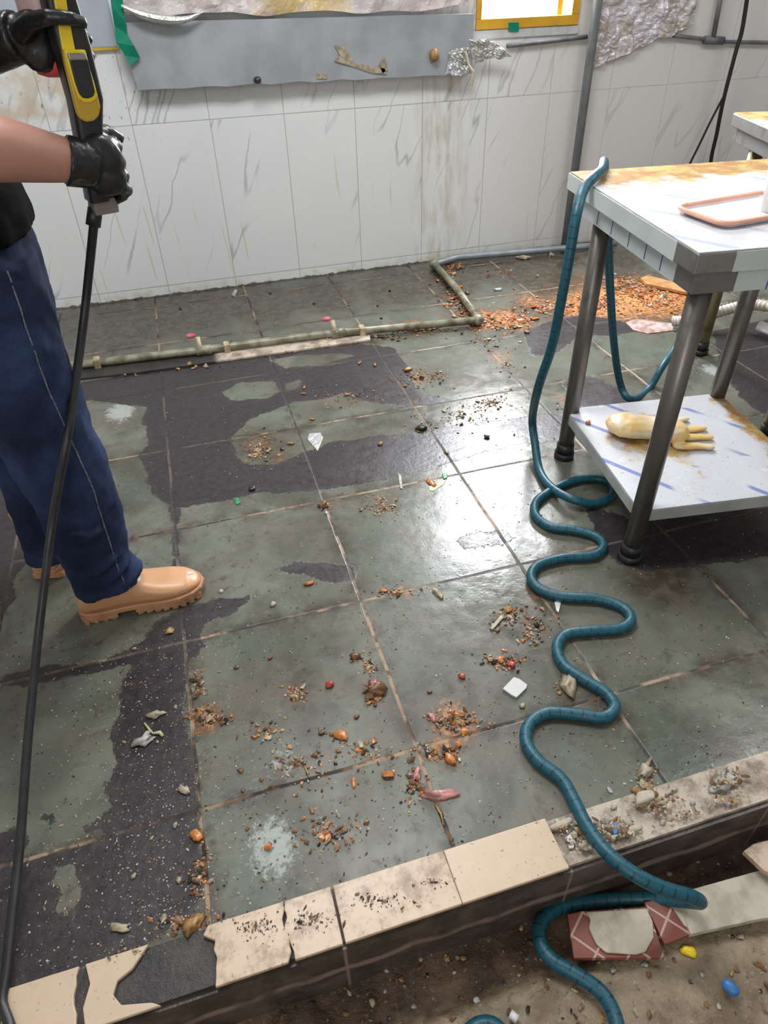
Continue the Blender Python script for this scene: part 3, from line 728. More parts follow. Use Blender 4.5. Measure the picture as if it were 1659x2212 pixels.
# tray on the near table
tz = TH + .001
c0, c1, c2, c3 = at(1455, 458, tz), at(1560, 497, tz), at(1800, 455, tz), at(1650, 425, tz)
tr = empty('food_tray', ((c0+c1+c2+c3)/4)); tag(tr, 'shallow milky plastic tray with a coral rim lying on the near table', 'tray')
def rounded(quad, r, n=5):
    out = []
    for i in range(4):
        p, a, c = quad[i], quad[i-1], quad[(i+1) % 4]; da = (a-p).normalized()*r; dc = (c-p).normalized()*r
        for k in range(n+1):
            t = k/n; out.append((p+da).lerp(p, t).lerp(p.lerp(p+dc, t), t))
    return out
q = [Vector((c.x, c.y, 0)) - Vector((tr.location.x, tr.location.y, 0)) for c in (c0, c1, c2, c3)]
rim = rounded(q, .03)
b = MB().tube([p + Vector((0, 0, .010)) for p in rim] + [rim[0] + Vector((0, 0, .010))], .0045, 8); b.build('tray_rim', M_coral, tr, True)
b = MB().loft([[p*.93 + Vector((0, 0, .0)) for p in rim], [p*.99 + Vector((0, 0, .010)) for p in rim], [p*.975 + Vector((0, 0, .010)) for p in rim], [p*.915 + Vector((0, 0, .003)) for p in rim]], True)
b.build('tray_bowl', M_white, tr)
cp = at(1672, 455, tz+.004); k_ = empty('bowl', cp); tag(k_, 'white upright plastic beaker at the right edge, standing in the tray', 'beaker')
MB().loft([[Vector((r_*math.cos(a), r_*math.sin(a), z_)) for a in [2*math.pi*i/24 for i in range(24)]] for r_, z_ in ((.026, 0), (.030, .05), (.034, .09), (.031, .09), (.027, .05), (.022, .006))], True).build('beaker_wall', M_white, k_, True)
k_.name = 'plastic_beaker'

# rubber glove on the shelf
zs = .166
gb = MB()
P = lambda u, v, dz=0: at(u, v, zs + dz)
def flatlimb(mb, pts, rs, fl_=.42):
    for i in range(len(pts)-1):
        for k in range(6):
            t = k/5; p = pts[i].lerp(pts[i+1], t); r_ = rs[i]*(1-t)+rs[i+1]*t; mb.ell((p.x, p.y, zs + r_*fl_ + .0005), (r_, r_, r_*fl_), None, 10, 7)
flatlimb(gb, [P(1350, 935), P(1398, 938), P(1440, 944)], [.060, .052, .056])
flatlimb(gb, [P(1470, 935), P(1505, 930), P(1518, 928)], [.018, .014, .0125])
flatlimb(gb, [P(1465, 950), P(1510, 948), P(1532, 948)], [.018, .0145, .0125])
flatlimb(gb, [P(1465, 968), P(1510, 968), P(1534, 970)], [.018, .015, .013])
flatlimb(gb, [P(1445, 925), P(1462, 912), P(1480, 908)], [.018, .014, .0125])
flatlimb(gb, [P(1430, 925), P(1438, 908), P(1450, 903)], [.018, .014, .0125])
o = gb.build('rubber_glove', M_rubg, None, True); organic(o, .004, 3, [(.02, .004)]); tag(o, 'limp cream rubber glove with yellow stains lying on the lower shelf', 'glove')

# white corrugated drain hose and pipes under the far table
P_ = spline([at(1452, 694, .03), at(1500, 690, .05), at(1560, 672, .08), at(1610, 660, .10), at(1659, 662, .12), at(1760, 690, .14)], 26)
rs = [.019 + (.0035 if (i//2) % 2 else 0) for i in range(len(P_))]
tag(MB().tube(P_, rs, 12).build('corrugated_hose', M_hoseW, None, True), 'off-white corrugated drain hose arching over the floor behind the near table', 'hose')
tag(MB().tube([at(1640, 705, .03), at(1720, 735, .03)], .022, 14).build('white_pipe', M_white, None, True), 'white plastic pipe end lying at the right edge beneath the corrugated hose', 'pipe')

# ------------------------------------------------------------------ teal hose
ztf = .013
hp = [aty(1700, 190, 2.25), aty(1659, 275, 2.2), aty(1638, 335, 2.2)]
low = [aty(1600, 440, 2.22), aty(1540, 600, 2.15), aty(1465, 740, 1.95), aty(1432, 790, 1.86), aty(1400, 842, 1.83), at(1362, 862, .02)]
k1 = [at(1340, 830, .06), aty(1326, 740, 1.78), aty(1318, 620, 1.75), aty(1314, 520, 1.73), aty(1314, 430, 1.71)]
top = [Vector(p) for p in ((1.245,1.668,.745), (1.232,1.660,.795), (1.205,1.622,.812), (1.165,1.562,.809), (1.122,1.522,.806), (1.087,1.500,.788))]
fall = [aty(1246, 460, 1.45), aty(1232, 540, 1.43), aty(1214, 640, 1.42), aty(1193, 745, 1.43), aty(1162, 840, 1.47)]
ground = [(1150,905,.10),(1156,960,.045),(1165,1015,ztf),(1190,1052,.02),(1235,1078,ztf+.018),(1285,1088,ztf),(1322,1070,ztf),(1318,1043,ztf),(1280,1033,ztf),(1235,1040,ztf),(1190,1060,ztf),(1158,1085,ztf),(1158,1115,ztf),(1190,1138,ztf),(1245,1146,ztf),(1290,1160,ztf),(1303,1182,ztf),(1280,1201,ztf),(1220,1205,ztf),(1165,1220,ztf),(1147,1245,ztf),(1165,1272,ztf),(1215,1289,ztf),(1290,1294,ztf),(1345,1312,ztf),(1363,1338,ztf),(1340,1358,ztf),(1280,1363,ztf),(1225,1370,ztf),(1203,1397,ztf),(1217,1436,ztf),(1262,1468,ztf),(1308,1496,ztf),(1328,1527,ztf),(1305,1550,ztf),(1250,1544,ztf),(1185,1540,ztf),(1145,1562,ztf),(1136,1600,ztf),(1162,1643,ztf),(1212,1682,ztf),(1240,1730,ztf),(1268,1785,.021),(1310,1840,.030),(1365,1885,.030),(1430,1918,.015),(1490,1936,-.01),(1512,1948,-.05),(1480,1946,-.09),(1400,1940,-.125),(1300,1945,-.14),(1215,1958,-.14),(1172,1988,-.13),(1165,2030,-.12),(1190,2072,-.115),(1245,2105,-.112),(1295,2140,-.112),(1322,2180,-.112),(1335,2230,-.112),(1330,2290,-.112),(1250,2340,-.112),(1130,2300,-.112),(1080,2225,-.112),(1040,2212,-.112),(1000,2240,-.112)]
pts = hp + low + k1 + top + fall + [at(u, v, z) for u, v, z in ground]
pts = spline(pts, 7)
# resample evenly
acc = [0.0]
for a_, c_ in zip(pts, pts[1:]): acc.append(acc[-1] + (c_-a_).length)
N = int(acc[-1]/.0075); rsmp = np.interp(np.linspace(0, acc[-1], N), acc, range(len(pts)))
even = [pts[int(i)].lerp(pts[min(int(i)+1, len(pts)-1)], i-int(i)) for i in rsmp]
nr = 14; hb = MB().tube(even, .0122, nr); ho = hb.build('teal_hose', M_teal, None, True)
wr = []
for i in range(N):
    for j in range(nr): wr.append(.5 + .5*math.sin(i*.0075/.022*2*math.pi + 2*math.pi*j/nr))
put_attr(ho.data, 'wrap', wr)
tag(ho, 'long teal braided hose over the table corner, coiling across the slabs and down the curb', 'hose')

# ------------------------------------------------------------------ person
YP = 1.30
root_loc = Vector((-.17, YP, 0))
def pv(x, y, z): return Vector((x, y, z)) - root_loc
def oval(c, rx, ry, n=20, tilt=0, sq=1.0):
    out = []
    for k in range(n):
        a = 2*math.pi*k/n; ca, sa = math.cos(a), math.sin(a)
        x = rx*math.copysign(abs(ca)**sq, ca); y = ry*math.copysign(abs(sa)**sq, sa)
        out.append(Vector((c[0]+x, c[1]+y, c[2] + tilt*x)))
    return out
body = MB()
# torso and neck, head (above the photo's edge but part of the same figure)
body.loft([oval(pv(*c), rx, ry) for c, rx, ry in (((-.175,1.35,.78),.085,.13), ((-.17,1.35,.90),.088,.125), ((-.185,1.35,1.05),.085,.125), ((-.205,1.35,1.20),.095,.15), ((-.215,1.35,1.30),.075,.14), ((-.21,1.35,1.36),.045,.05), ((-.195,1.35,1.42),.045,.045))])
hc = Vector((-.165, 1.345, 1.505)) - root_loc
body.ell(hc, (.088, .074, .108), None, 18, 14)
body.ell(hc + Vector((.035, 0, -.058)), (.048, .046, .042), None, 14, 10)           # jaw
body.cyl(hc + Vector((.082, 0, .012)), hc + Vector((.106, 0, -.026)), .009, 10, r2=.014)   # nose
body.ell(hc + Vector((.074, 0, -.060)), (.016, .022, .007), None, 10, 7)            # mouth
for s in (-1, 1):
    body.ell(hc + Vector((.0, s*.074, -.005)), (.018, .010, .030), None, 10, 8)     # ears
    body.ell(hc + Vector((.074, s*.030, .018)), (.013, .015, .010), None, 10, 8)    # brows
# legs inside the jeans down to the boots
limb(body, [pv(-.165,1.29,.80), pv(-.165,1.285,.45), pv(-.165,1.30,.10)], [.075, .055, .042], 14)
limb(body, [pv(-.18,1.42,.80), pv(-.22,1.44,.45), pv(-.275,1.47,.10)], [.075, .055, .042], 14)
# near (right) arm: shoulder, elbow behind the frame edge, wrist at the lower grip
limb(body, [pv(-.225,1.205,1.27), pv(-.235,1.17,1.16), pv(-.185,1.20,1.045), pv(-.135,1.215,1.022), pv(-.06,1.25,1.005), pv(.02,1.293,.975), pv(.050,1.302,.964)], [.058, .052, .049, .051, .047, .034, .027], 16)
# far (left) arm
limb(body, [pv(-.215,1.49,1.27), pv(-.235,1.53,1.14), pv(-.20,1.50,1.09), pv(-.10,1.42,1.115), pv(-.03,1.372,1.130)], [.056, .050, .046, .042, .030], 16)
def hand(mb, g=1.0, which='right'):
    if which == 'right':
        W_ = Vector((.045, 1.300, .965))
        ks = [Vector((.092, 1.312, z)) for z in (.990, .967, .945, .924)]
        mb_pts = [(W_, .029), (Vector((.075, 1.302, .972)), .030), (Vector((.074, 1.303, .945)), .028), (Vector((.086, 1.308, .965)), .022), (Vector((.084, 1.308, .940)), .021)]
        for i, k in enumerate(ks):
            ln = (.92, 1.0, .95, .82)[i]
            p1 = k + Vector((.008, .022*ln, -.008)); p2 = p1 + Vector((-.010, .022*ln, -.012)); p3 = p2 + Vector((-.026*ln, .004, -.010))
            limb(mb, [W_.lerp(k, .55) - root_loc, k - root_loc, p1 - root_loc, p2 - root_loc, p3 - root_loc], [x*g for x in (.012, .0112, .0100, .0092, .0082)], 10)
        th = [Vector((.060, 1.308, .985)), Vector((.072, 1.325, 1.004)), Vector((.088, 1.345, 1.002)), Vector((.105, 1.357, .990))]
        limb(mb, [p - root_loc for p in th], [.014*g, .0125*g, .011*g, .0095*g], 10)
    else:
        W_ = Vector((-.025, 1.370, 1.130))
        mb_pts = [(W_, .029), (Vector((.0, 1.362, 1.130)), .028), (Vector((.020, 1.360, 1.140)), .024), (Vector((.020, 1.362, 1.112)), .024), (Vector((.030, 1.368, 1.125)), .020)]
        ks = [Vector((.030, 1.385, z)) for z in (1.150, 1.130, 1.109, 1.089)]
        for i, k in enumerate(ks):
            ln = (.95, 1.0, .95, .8)[i]
            p1 = k + Vector((.034*ln, .010, -.003)); p2 = p1 + Vector((.026*ln, -.016, -.002)); p3 = p2 + Vector((.004, -.020, .001))
            limb(mb, [W_.lerp(k, .5) - root_loc, k - root_loc, p1 - root_loc, p2 - root_loc, p3 - root_loc], [x*g for x in (.012, .0112, .0100, .0092, .0082)], 10)
        th = [Vector((.005, 1.345, 1.140)), Vector((.026, 1.318, 1.153)), Vector((.054, 1.294, 1.158)), Vector((.082, 1.294, 1.155)), Vector((.096, 1.304, 1.150))]
        limb(mb, [p - root_loc for p in th], [.014*g, .0115*g, .0098*g, .0088*g, .0076*g], 10)
    mb_pts = [(p - root_loc, r) for p, r in mb_pts]
    for a_ in mb_pts: mb.ell(a_[0], (a_[1]*1.0*g, a_[1]*.62*g, a_[1]*1.05*g), None, 14, 9)
    for a_, c_ in zip(mb_pts, mb_pts[1:]): mb.cyl(a_[0], c_[0], min(a_[1], c_[1])*.6*g, 12)
hand(body, .78, 'right'); hand(body, .78, 'left')
person = body.build('person', M_skin, None, True); person.location = root_loc
organic(person, .006, 5)
tag(person, 'standing person in black shirt, blue jeans and tan boots, gloved hands gripping a yellow gun', 'person')

def cuff(mb, a_, c_, r1, r2):
    mb.cyl(a_ - root_loc, c_ - root_loc, r1, 20, r2=r2)
g = MB(); hand(g, 1.12, 'right'); cuff(g, Vector((.022, 1.2935, .974)), Vector((.062, 1.305, .960)), .0385, .034)
o = g.build('glove', M_glove, person, True); organic(o, .0032, 3, [(.012, .0022)])
g = MB(); hand(g, 1.12, 'left'); cuff(g, Vector((-.062, 1.395, 1.122)), Vector((.0, 1.362, 1.134)), .040, .034)
o = g.build('glove', M_glove, person, True); organic(o, .0032, 3, [(.012, .0022)])

# jeans
j = MB()
j.loft([oval(pv(*c), rx, ry, 26) for c, rx, ry in (((-.178,1.35,.93),.092,.145), ((-.176,1.35,.86),.102,.150), ((-.180,1.35,.78),.108,.158), ((-.185,1.35,.70),.104,.150))])
front = [((-.155,1.290,.84),.088,.085), ((-.165,1.285,.70),.097,.092), ((-.163,1.285,.60),.096,.088), ((-.156,1.285,.50),.091,.080), ((-.148,1.285,.42),.088,.078), ((-.148,1.288,.34),.083,.074), ((-.151,1.292,.25),.080,.071), ((-.152,1.296,.16),.075,.068), ((-.148,1.298,.115),.078,.066), ((-.140,1.298,.088),.080,.064)]
j.loft([oval(pv(*c), rx, ry, 26, tilt=.0) for c, rx, ry in front[:-1]] + [oval(pv(*front[-1][0]), front[-1][1], front[-1][2], 26, tilt=.28)])
back = [((-.185,1.415,.84),.090,.085), ((-.200,1.420,.70),.094,.090), ((-.222,1.430,.55),.085,.082), ((-.245,1.445,.40),.075,.073), ((-.265,1.460,.25),.069,.067), ((-.280,1.470,.14),.066,.064), ((-.285,1.472,.075),.068,.064)]
j.loft([oval(pv(*c), rx, ry, 26) for c, rx, ry in back])
# folds gathered at the front ankle and knee
random.seed(4)
for (x, y, z, rx, ry, rz_) in ((-.120,1.262,.150,.050,.040,.016), (-.100,1.275,.120,.052,.045,.015), (-.135,1.245,.19,.045,.035,.014), (-.12,1.27,.40,.045,.05,.016), (-.11,1.275,.445,.04,.045,.014), (-.095,1.28,.60,.03,.05,.03)):
    j.ell(pv(x, y, z), (rx, ry, rz_), Matrix.Rotation(-.5, 4, 'Y'), 14, 8)
jo = j.build('jeans', M_denim, person, True); organic(jo, .0055, 7, [(.11, .020), (.035, .007)])
# outer seam of the near leg
sm = []
for (c, rx, ry) in front:
    sm.append((c[0] + rx*.62, c[1] - ry*.80, c[2]))
sm = [Vector(p) - root_loc for p in sm]
ss = jo.modifiers and MB().tube(spline(sm, 6), .0016, 6).build('seam', M_thread, jo, True)
sw = ss.modifiers.new('wrap', 'SHRINKWRAP'); sw.target = jo; sw.offset = .0008; sw.wrap_mode = 'OUTSIDE_SURFACE'

# shirt
s_ = MB()
s_.loft([oval(pv(*c), rx, ry, 26) for c, rx, ry in (((-.168,1.35,.866),.104,.160), ((-.168,1.35,.89),.107,.163), ((-.172,1.35,.93),.104,.162), ((-.185,1.35,.98),.104,.155), ((-.20,1.35,1.08),.100,.150), ((-.215,1.35,1.20),.110,.172), ((-.22,1.35,1.30),.088,.155), ((-.215,1.35,1.345),.055,.085))])
limb(s_, [pv(-.225,1.215,1.27), pv(-.235,1.175,1.17)], [.080, .076], 16)
limb(s_, [pv(-.215,1.485,1.27), pv(-.235,1.525,1.15)], [.080, .074], 16)
so = s_.build('shirt', M_shirt, person, True); organic(so, .0065, 6, [(.09, .018)])
# hair
h_ = MB().ell(hc + Vector((-.016, 0, .020)), (.090, .082, .106), None, 18, 12)
ho_ = h_.build('hair', M_hair, person, True); organic(ho_, .006, 2, [(.02, .01)])
for s in (-1, 1):
    MB().ell(hc + Vector((.0825, s*.030, .004)), (.006, .011, .006), None, 12, 8).build('eye', M_white, person, True)

# boots
def boot(heel, direction, toe_up=0):
    """rubber ankle boot in the person's frame; heel and direction on the floor"""
    d = Vector((math.cos(direction), math.sin(direction), 0)); n_ = Vector((-d.y, d.x, 0)); h0 = Vector((heel[0], heel[1], 0)) - root_loc
    def w(a_, b_, c_): return h0 + d*a_ + n_*b_ + Vector((0, 0, c_))
    secs = [(.004,.026,.062,.026),(.018,.036,.078,.022),(.05,.040,.100,.020),(.09,.041,.110,.020),(.125,.041,.100,.020),(.155,.044,.082,.020),(.19,.049,.070,.020),(.225,.049,.062,.021),(.255,.042,.055,.022),(.277,.028,.045,.026),(.286,.012,.038,.030)]
    b = MB(); rings = []
    for (a_, hw, top_, bot_) in secs:
        r_ = []
        for k in range(20):
            t = 2*math.pi*k/20; cx2, sz = math.cos(t), math.sin(t)
            x = hw*math.copysign(abs(cx2)**.75, cx2); zc = (top_+bot_)/2; z = zc + (top_-bot_)/2*math.copysign(abs(sz)**.8, sz)
            r_.append(w(a_, x, z))
        rings.append(r_)
    b.loft(rings)
    b.loft([[w(.055 + rx*math.cos(2*math.pi*k/20), ry*math.sin(2*math.pi*k/20), z) for k in range(20)] for z, rx, ry in ((.05,.050,.040),(.10,.052,.041),(.15,.050,.044),(.20,.054,.048))])
    o = b.build('boot', M_boot, person, True); organic(o, .004, 6)
    # sole with heel block and lugs
    def outline(g_):
        L_ = [(.000,.0),(.003,.022),(.018,.036),(.05,.041),(.10,.040),(.14,.042),(.19,.050),(.23,.051),(.262,.043),(.283,.028),(.293,.0)]
        pts = L_ + [(p[0], -p[1]) for p in L_[-2:0:-1]]
        return [(.146 + (p[0]-.146)*(1+g_), p[1]*(1+g_*2.2)) for p in pts]
    so_ = MB(); pts = outline(.012)
    so_.loft([[w(p[0], p[1], z) for p in outline(gq)] for z, gq in ((.016, .000), (.018, .018), (.028, .018), (.031, .0))])
    hp_ = [(.002,-.030),(.002,.030),(.02,.039),(.085,.041),(.085,-.041),(.02,-.039)]
    so_.loft([[w(p[0], p[1], z) for p in hp_] for z in (.0035, .018)])
    fp_ = [(.125,-.040),(.125,.040),(.19,.050),(.23,.051),(.262,.042),(.282,.025),(.282,-.025),(.262,-.042),(.23,-.051),(.19,-.050)]
    so_.loft([[w(p[0], p[1], z) for p in fp_] for z in (.0045, .018)])
    for a0 in (.006, .026, .046, .066):
        for sd in (-1, 1): so_.loft([[w(a0, sd*.012, z), w(a0+.013, sd*.012, z), w(a0+.013, sd*.0420, z), w(a0+.002, sd*.038, z)] for z in (.0, .014)])
    for a0, hw in ((.130,.044),(.150,.047),(.170,.050),(.190,.0525),(.210,.0535),(.230,.0525),(.250,.048),(.268,.038)):
        for sd in (-1, 1): so_.loft([[w(a0, sd*.008, z), w(a0+.013, sd*.008, z), w(a0+.013, sd*(hw-.002), z), w(a0, sd*hw, z)] for z in (.0, .019)])
    so_.build('sole', M_sole, o, False, .0015)
    return o
b1 = boot((-.232, 1.300), .02)
boot((-.322, 1.455), 1.35)
# small paper fleck on the toe, scuff on the side
MB().box((.200, -.012, .067), (.212, -.004, .0685)).build('paper_fleck', M_white, b1)

# ------------------------------------------------------------------ spray gun
gx_, gy_ = .076, 1.335
gun = empty('spray_gun', (gx_, gy_, .93)); tag(gun, 'upright yellow and black spray gun with a red bottle, held in both gloved hands', 'spray gun')
def rr(cx2, cy2, z, hw, hd, r=.006, n=4):
    out = []
    for sx2, sy2, a0 in ((1,1,0),(-1,1,90),(-1,-1,180),(1,-1,270)):
        for k in range(n+1):
            a = math.radians(a0 + 90*k/n); out.append(Vector((cx2 + sx2*(hw-r) + r*math.cos(a), cy2 + sy2*(hd-r) + r*math.sin(a), z)))
    return out
x_of = lambda z: (aty(205, 260, 1.30).x + (z - 1.025)*(-.02)) - gx_
G = lambda u, v, y: aty(u, v, y)
b = MB(); b.loft([rr(x, 0, z - .93, hw, .026, .008) for x, z, hw in ((-.022,.905,.016),(-.016,.96,.016),(-.008,1.01,.020),(.0,1.05,.024),(.0,1.12,.025),(-.002,1.20,.021),(-.004,1.30,.020),(-.006,1.42,.018))])
b.build('gun_body', M_black, gun, True, .001)
YG = gy_ - .026       # front face
def front_plate(pts_uv, t, y=YG, off=0):
    P_ = [aty(u, v, y - .004) for u, v in pts_uv]; q = [(p - gun.location) for p in P_]
    b = MB(); b.loft([[Vector((p.x, y - gy_ + .004, p.z)) for p in q], [Vector((p.x, y - gy_ - t, p.z)) for p in q]]); return b
front_plate([(97,-90),(125,-90),(145,40),(158,108),(130,110),(118,40)], .005).build('yellow_strip', M_yellow, gun, False, .0015)
sh = front_plate([(128,106),(172,108),(180,112),(188,150),(198,180),(206,206),(212,232),(208,252),(196,262),(180,263),(166,256),(160,244),(154,222),(144,180),(134,140)], .010)
sh.build('yellow_shell', M_yellowd, gun, False, .003)
front_plate([(130,106),(178,108),(188,150),(197,178),(204,204),(202,214),(190,221),(175,221),(162,212),(152,186),(142,150)], .0125).build('yellow_shell_rim', M_yellow, gun, False, .002)
front_plate([(141,128),(182,128),(192,170),(198,198),(194,208),(182,212),(170,210),(162,200),(153,175)], .0145).build('black_window', M_black, gun, False, .002)
front_plate([(136,114),(176,114),(181,130),(141,130)], .0160).build('chrome_band', M_steel, gun, False, .002)
b = MB(); b.loft([rr(-.014, .002, z - .93, hw, .020, .004) for z, hw in ((.884,.020),(.894,.021),(.908,.018))]); b.build('end_block', steel('grey_brown_end_block', (.22, .19, .18), .5, (.10, .08, .07), .3), gun, False, .001)
gun.rotation_euler[2] = .30; gun.location.x -= .006
bt = MB(); ring = lambda r_, z: [Vector((r_*math.cos(2*math.pi*k/24), r_*math.sin(2*math.pi*k/24), z)) for k in range(24)]
cbx = aty(127, 100, 1.40).x - gx_ + .014
bt.loft([[p + Vector((cbx, .062, 0)) for p in ring(r_, z)] for r_, z in ((.018,.150),(.030,.155),(.034,.168),(.034,.245),(.034,.34),(.026,.38),(.012,.39))])
bo = bt.build('bottle', M_clear, gun, True)
bt = MB(); bt.loft([[p + Vector((cbx, .062, 0)) for p in ring(r_, z)] for r_, z in ((.020,.148),(.032,.153),(.0355,.166),(.0355,.205),(.034,.206))]); bt.build('red_base', M_red, bo, True)
bt = MB(); bt.loft([[p + Vector((cbx, .062, 0)) for p in ring(r_, z)] for r_, z in ((.0345,.25),(.0356,.252),(.0356,.285),(.0345,.287))]); bt.build('red_band', M_red, bo, True)
MB().box((cbx-.008, .016, .20), (cbx+.010, .045, .22)).build('bottle_bracket', M_black, bo)

# black hose from the gun to the floor
hp2 = [Vector((.042, 1.330, .885)), at(203, 482, .868), at(192, 590, .78), at(180, 700, .695), at(160, 850, .60), at(145, 950, .54), at(126, 1050, .46), at(110, 1150, .375), at(94, 1280, .295), at(80, 1400, .225), at(60, 1600, .135), at(45, 1800, .065), at(25, 1990, .030), at(5, 2150, .0125), at(-40, 2260, .0125), Vector((-.75, .60, .0125)), Vector((-1.1, .75, .0125)), Vector((-1.35, 1.2, .0125))]
hp2[0] = aty(206, 456, 1.335)
o = MB().tube(spline(hp2, 8), .0078, 12).build('black_hose', M_black, None, True); tag(o, 'thin black pressure hose hanging from the gun to the floor in front of the jeans', 'hose')
cp_ = MB().cyl(aty(206, 450, 1.335), aty(201, 488, 1.33), .0125, 14).build('hose_ferrule', M_black, o, True)

# ------------------------------------------------------------------ scraps on the floor
ICO_V, ICO_F = None, None
bm = bmesh.new(); bmesh.ops.create_icosphere(bm, subdivisions=1, radius=1); ICO1 = ([v.co.copy() for v in bm.verts], [tuple(v.index for v in f.verts) for f in bm.faces]); bm.free()
bm = bmesh.new(); bmesh.ops.create_icosphere(bm, subdivisions=2, radius=1); ICO2 = ([v.co.copy() for v in bm.verts], [tuple(v.index for v in f.verts) for f in bm.faces]); bm.free()
bm = bmesh.new(); bmesh.ops.create_icosphere(bm, subdivisions=3, radius=1); ICO3 = ([v.co.copy() for v in bm.verts], [tuple(v.index for v in f.verts) for f in bm.faces]); bm.free()
RND = random.Random(77)
def lump(mb, c, r, flat=.5, ico=ICO1, mi=0, rough=.5, elong=None):
    el = elong or RND.uniform(.6, 1.5); a = RND.uniform(0, math.pi); ca, sa = math.cos(a), math.sin(a); sd = RND.uniform(0, 99)
    vs = []
    for v in ico[0]:
        k = 1 + rough*mnoise.noise(v*1.7 + Vector((sd, sd, sd)))*2
        x, y, z = v.x*r*k*el, v.y*r*k/el, v.z*r*flat*k
        vs.append((c[0] + x*ca - y*sa, c[1] + x*sa + y*ca, c[2] + z + r*flat*.8))
    mb.add(vs, ico[1], mi)
def clear(p):
    return p.y < 3.34 and p.y > CURB0 + .01 and X0 < p.x < X1
def scatter(name, label, cat, spots, mats, size, per):
    mb = MB()
    for u, v, ru, rv, n in spots:
        for _ in range(int(n*per*1.7)):
            a, q_ = RND.uniform(0, 2*math.pi), abs(RND.gauss(0, .55))
            p = at(u + math.cos(a)*q_*ru, v + math.sin(a)*q_*rv, 0)
            if not clear(p): continue
            r = size * .62 * math.exp(RND.gauss(-.1, .45))
            lump(mb, (p.x, p.y, 0.008 if p.y < CURB1 else 0), r, RND.uniform(.3, .7), ICO1, RND.choice(mats))
    o = mb.build(name, DEB, None); tag(o, label, cat, None, 'stuff'); return o
# anywhere over the slabs: tiny crumbs
mb = MB()
for _ in range(5200):
    u, v = RND.uniform(-40, 1700), RND.uniform(600, 2150); p = at(u, v, 0)
    if clear(p) and p.y > CURB1: lump(mb, (p.x, p.y, 0), RND.uniform(.0006, .0021), .5, ICO1, RND.choice((BR, BR, OC, PA, PA, WH, DK, DK, DK)))
tag(mb.build('crumbs', DEB), 'fine crumbs scattered over all the wet slabs', 'crumbs', None, 'stuff')
mb = MB()
for _ in range(1200):
    u, v = RND.gauss(330, 110), RND.uniform(1380, 2110); p = at(u, v, 0)
    if clear(p) and p.y > CURB1: lump(mb, (p.x, p.y, 0), RND.uniform(.0006, .0018), .5, ICO1, RND.choice((PA, WH, WH, OC)))
tag(mb.build('pale_grit', DEB), 'pale grit on the dark greasy film at the lower left', 'grit', None, 'stuff')
scatter('orange_food_waste', 'bright orange heap of wet food waste behind the near table', 'food waste',
        [(1290,655,110,26,150),(1390,628,90,30,230),(1340,610,60,22,90),(1180,668,90,18,90),(1430,655,60,26,110),(1110,690,60,14,60)], (OR, OR, OR, OC, OC, BR, RD, PK, PA), .0072, 1.5)
scatter('pipe_corner_food_waste', 'brown and orange food waste banked against the pipe elbow', 'food waste',
        [(1030,690,40,16,110),(985,645,26,30,90),(960,600,25,30,50),(900,712,90,10,110),(1000,672,30,20,60),(1090,708,60,14,60),(1100,590,80,16,20),(980,575,30,14,30)], (BR, BR, OC, OR, DK, PA, RD), .0085, 1.0)
scatter('pipe_side_food_waste', 'line of brown crumbs along the underside of the floor pipe', 'food waste',
        [(700,738,120,8,110),(820,728,90,8,90),(560,762,90,8,60),(400,790,120,9,60),(250,810,80,8,40)], (BR, OC, DK, PA, DK), .006, 1.0)
scatter('mid_floor_food_crumbs', 'ochre and brown crumbs in the middle of the floor behind the bright reflection', 'food crumbs',
        [(900,815,60,24,90),(1060,870,70,24,110),(1100,790,60,40,40),(940,815,40,16,60),(560,975,45,40,150),(760,855,90,24,60),(830,1095,50,26,80),(700,1095,14,10,40),(1000,900,120,40,80),(1230,880,50,24,30),(1050,740,40,26,60)], (BR, OC, OC, PA, DK, BR), .0042, 1.0)
scatter('near_floor_food_crumbs', 'brown food crumbs strewn over the nearer green slabs', 'food crumbs',
        [(440,1552,40,18,130),(430,1480,20,36,40),(480,1555,26,10,30),(640,1500,30,18,60),(810,1500,16,18,90),(800,1440,24,40,30),(985,1560,55,26,150),(950,1625,40,16,80),(1080,1430,50,20,70),(1100,1330,60,30,60),(1150,1360,50,60,60),(1225,1480,26,26,60),(770,1420,12,14,20),(640,1650,140,60,50),(780,1620,60,30,40),(430,1890,30,60,40),(400,1990,60,22,60),(850,1280,60,14,40),(890,1700,50,60,40),(700,1800,160,90,80),(580,1580,60,40,40)], (BR, BR, OC, BR, DK, OR, PA), .0046, 1.0)
scatter('curb_side_rubble_grit', 'pale mortar rubble and grit along the right end of the curb', 'rubble',
        [(1390,1690,40,40,60),(1420,1740,60,26,90),(1300,1790,70,26,80),(1260,1830,40,26,60),(1500,1770,80,24,90),(1600,1740,60,20,70),(1570,1690,40,26,60),(1345,1800,40,20,60),(1210,1790,30,20,20)], (PA, PA, WH, OC, PA, BR, BR), .0042, 1.0)
scatter('curb_grit', 'brown grit on the stained cream tiles of the curb', 'grit', [(560,2010,90,40,60),(680,1990,60,30,60),(820,1950,90,20,60),(940,1910,40,10,30),(300,2060,90,20,20)], (BR, DK, PA, BR), .0022, 1.0)
# grit on the lower floor
mb = MB()
for _ in range(900):
    x, y = RND.uniform(-.2, 1.2), RND.uniform(-.05, .425)
    z = float(low_z(np.array([x]), np.array([y]))[0]); lump(mb, (x, y, z), RND.uniform(.001, .006), .5, ICO1, RND.choice((PA, BR, BR, DK, OC, WH)))
tag(mb.build('lower_floor_rubble', DEB), 'dirt and small rubble over the lower floor below the curb', 'rubble', None, 'stuff')

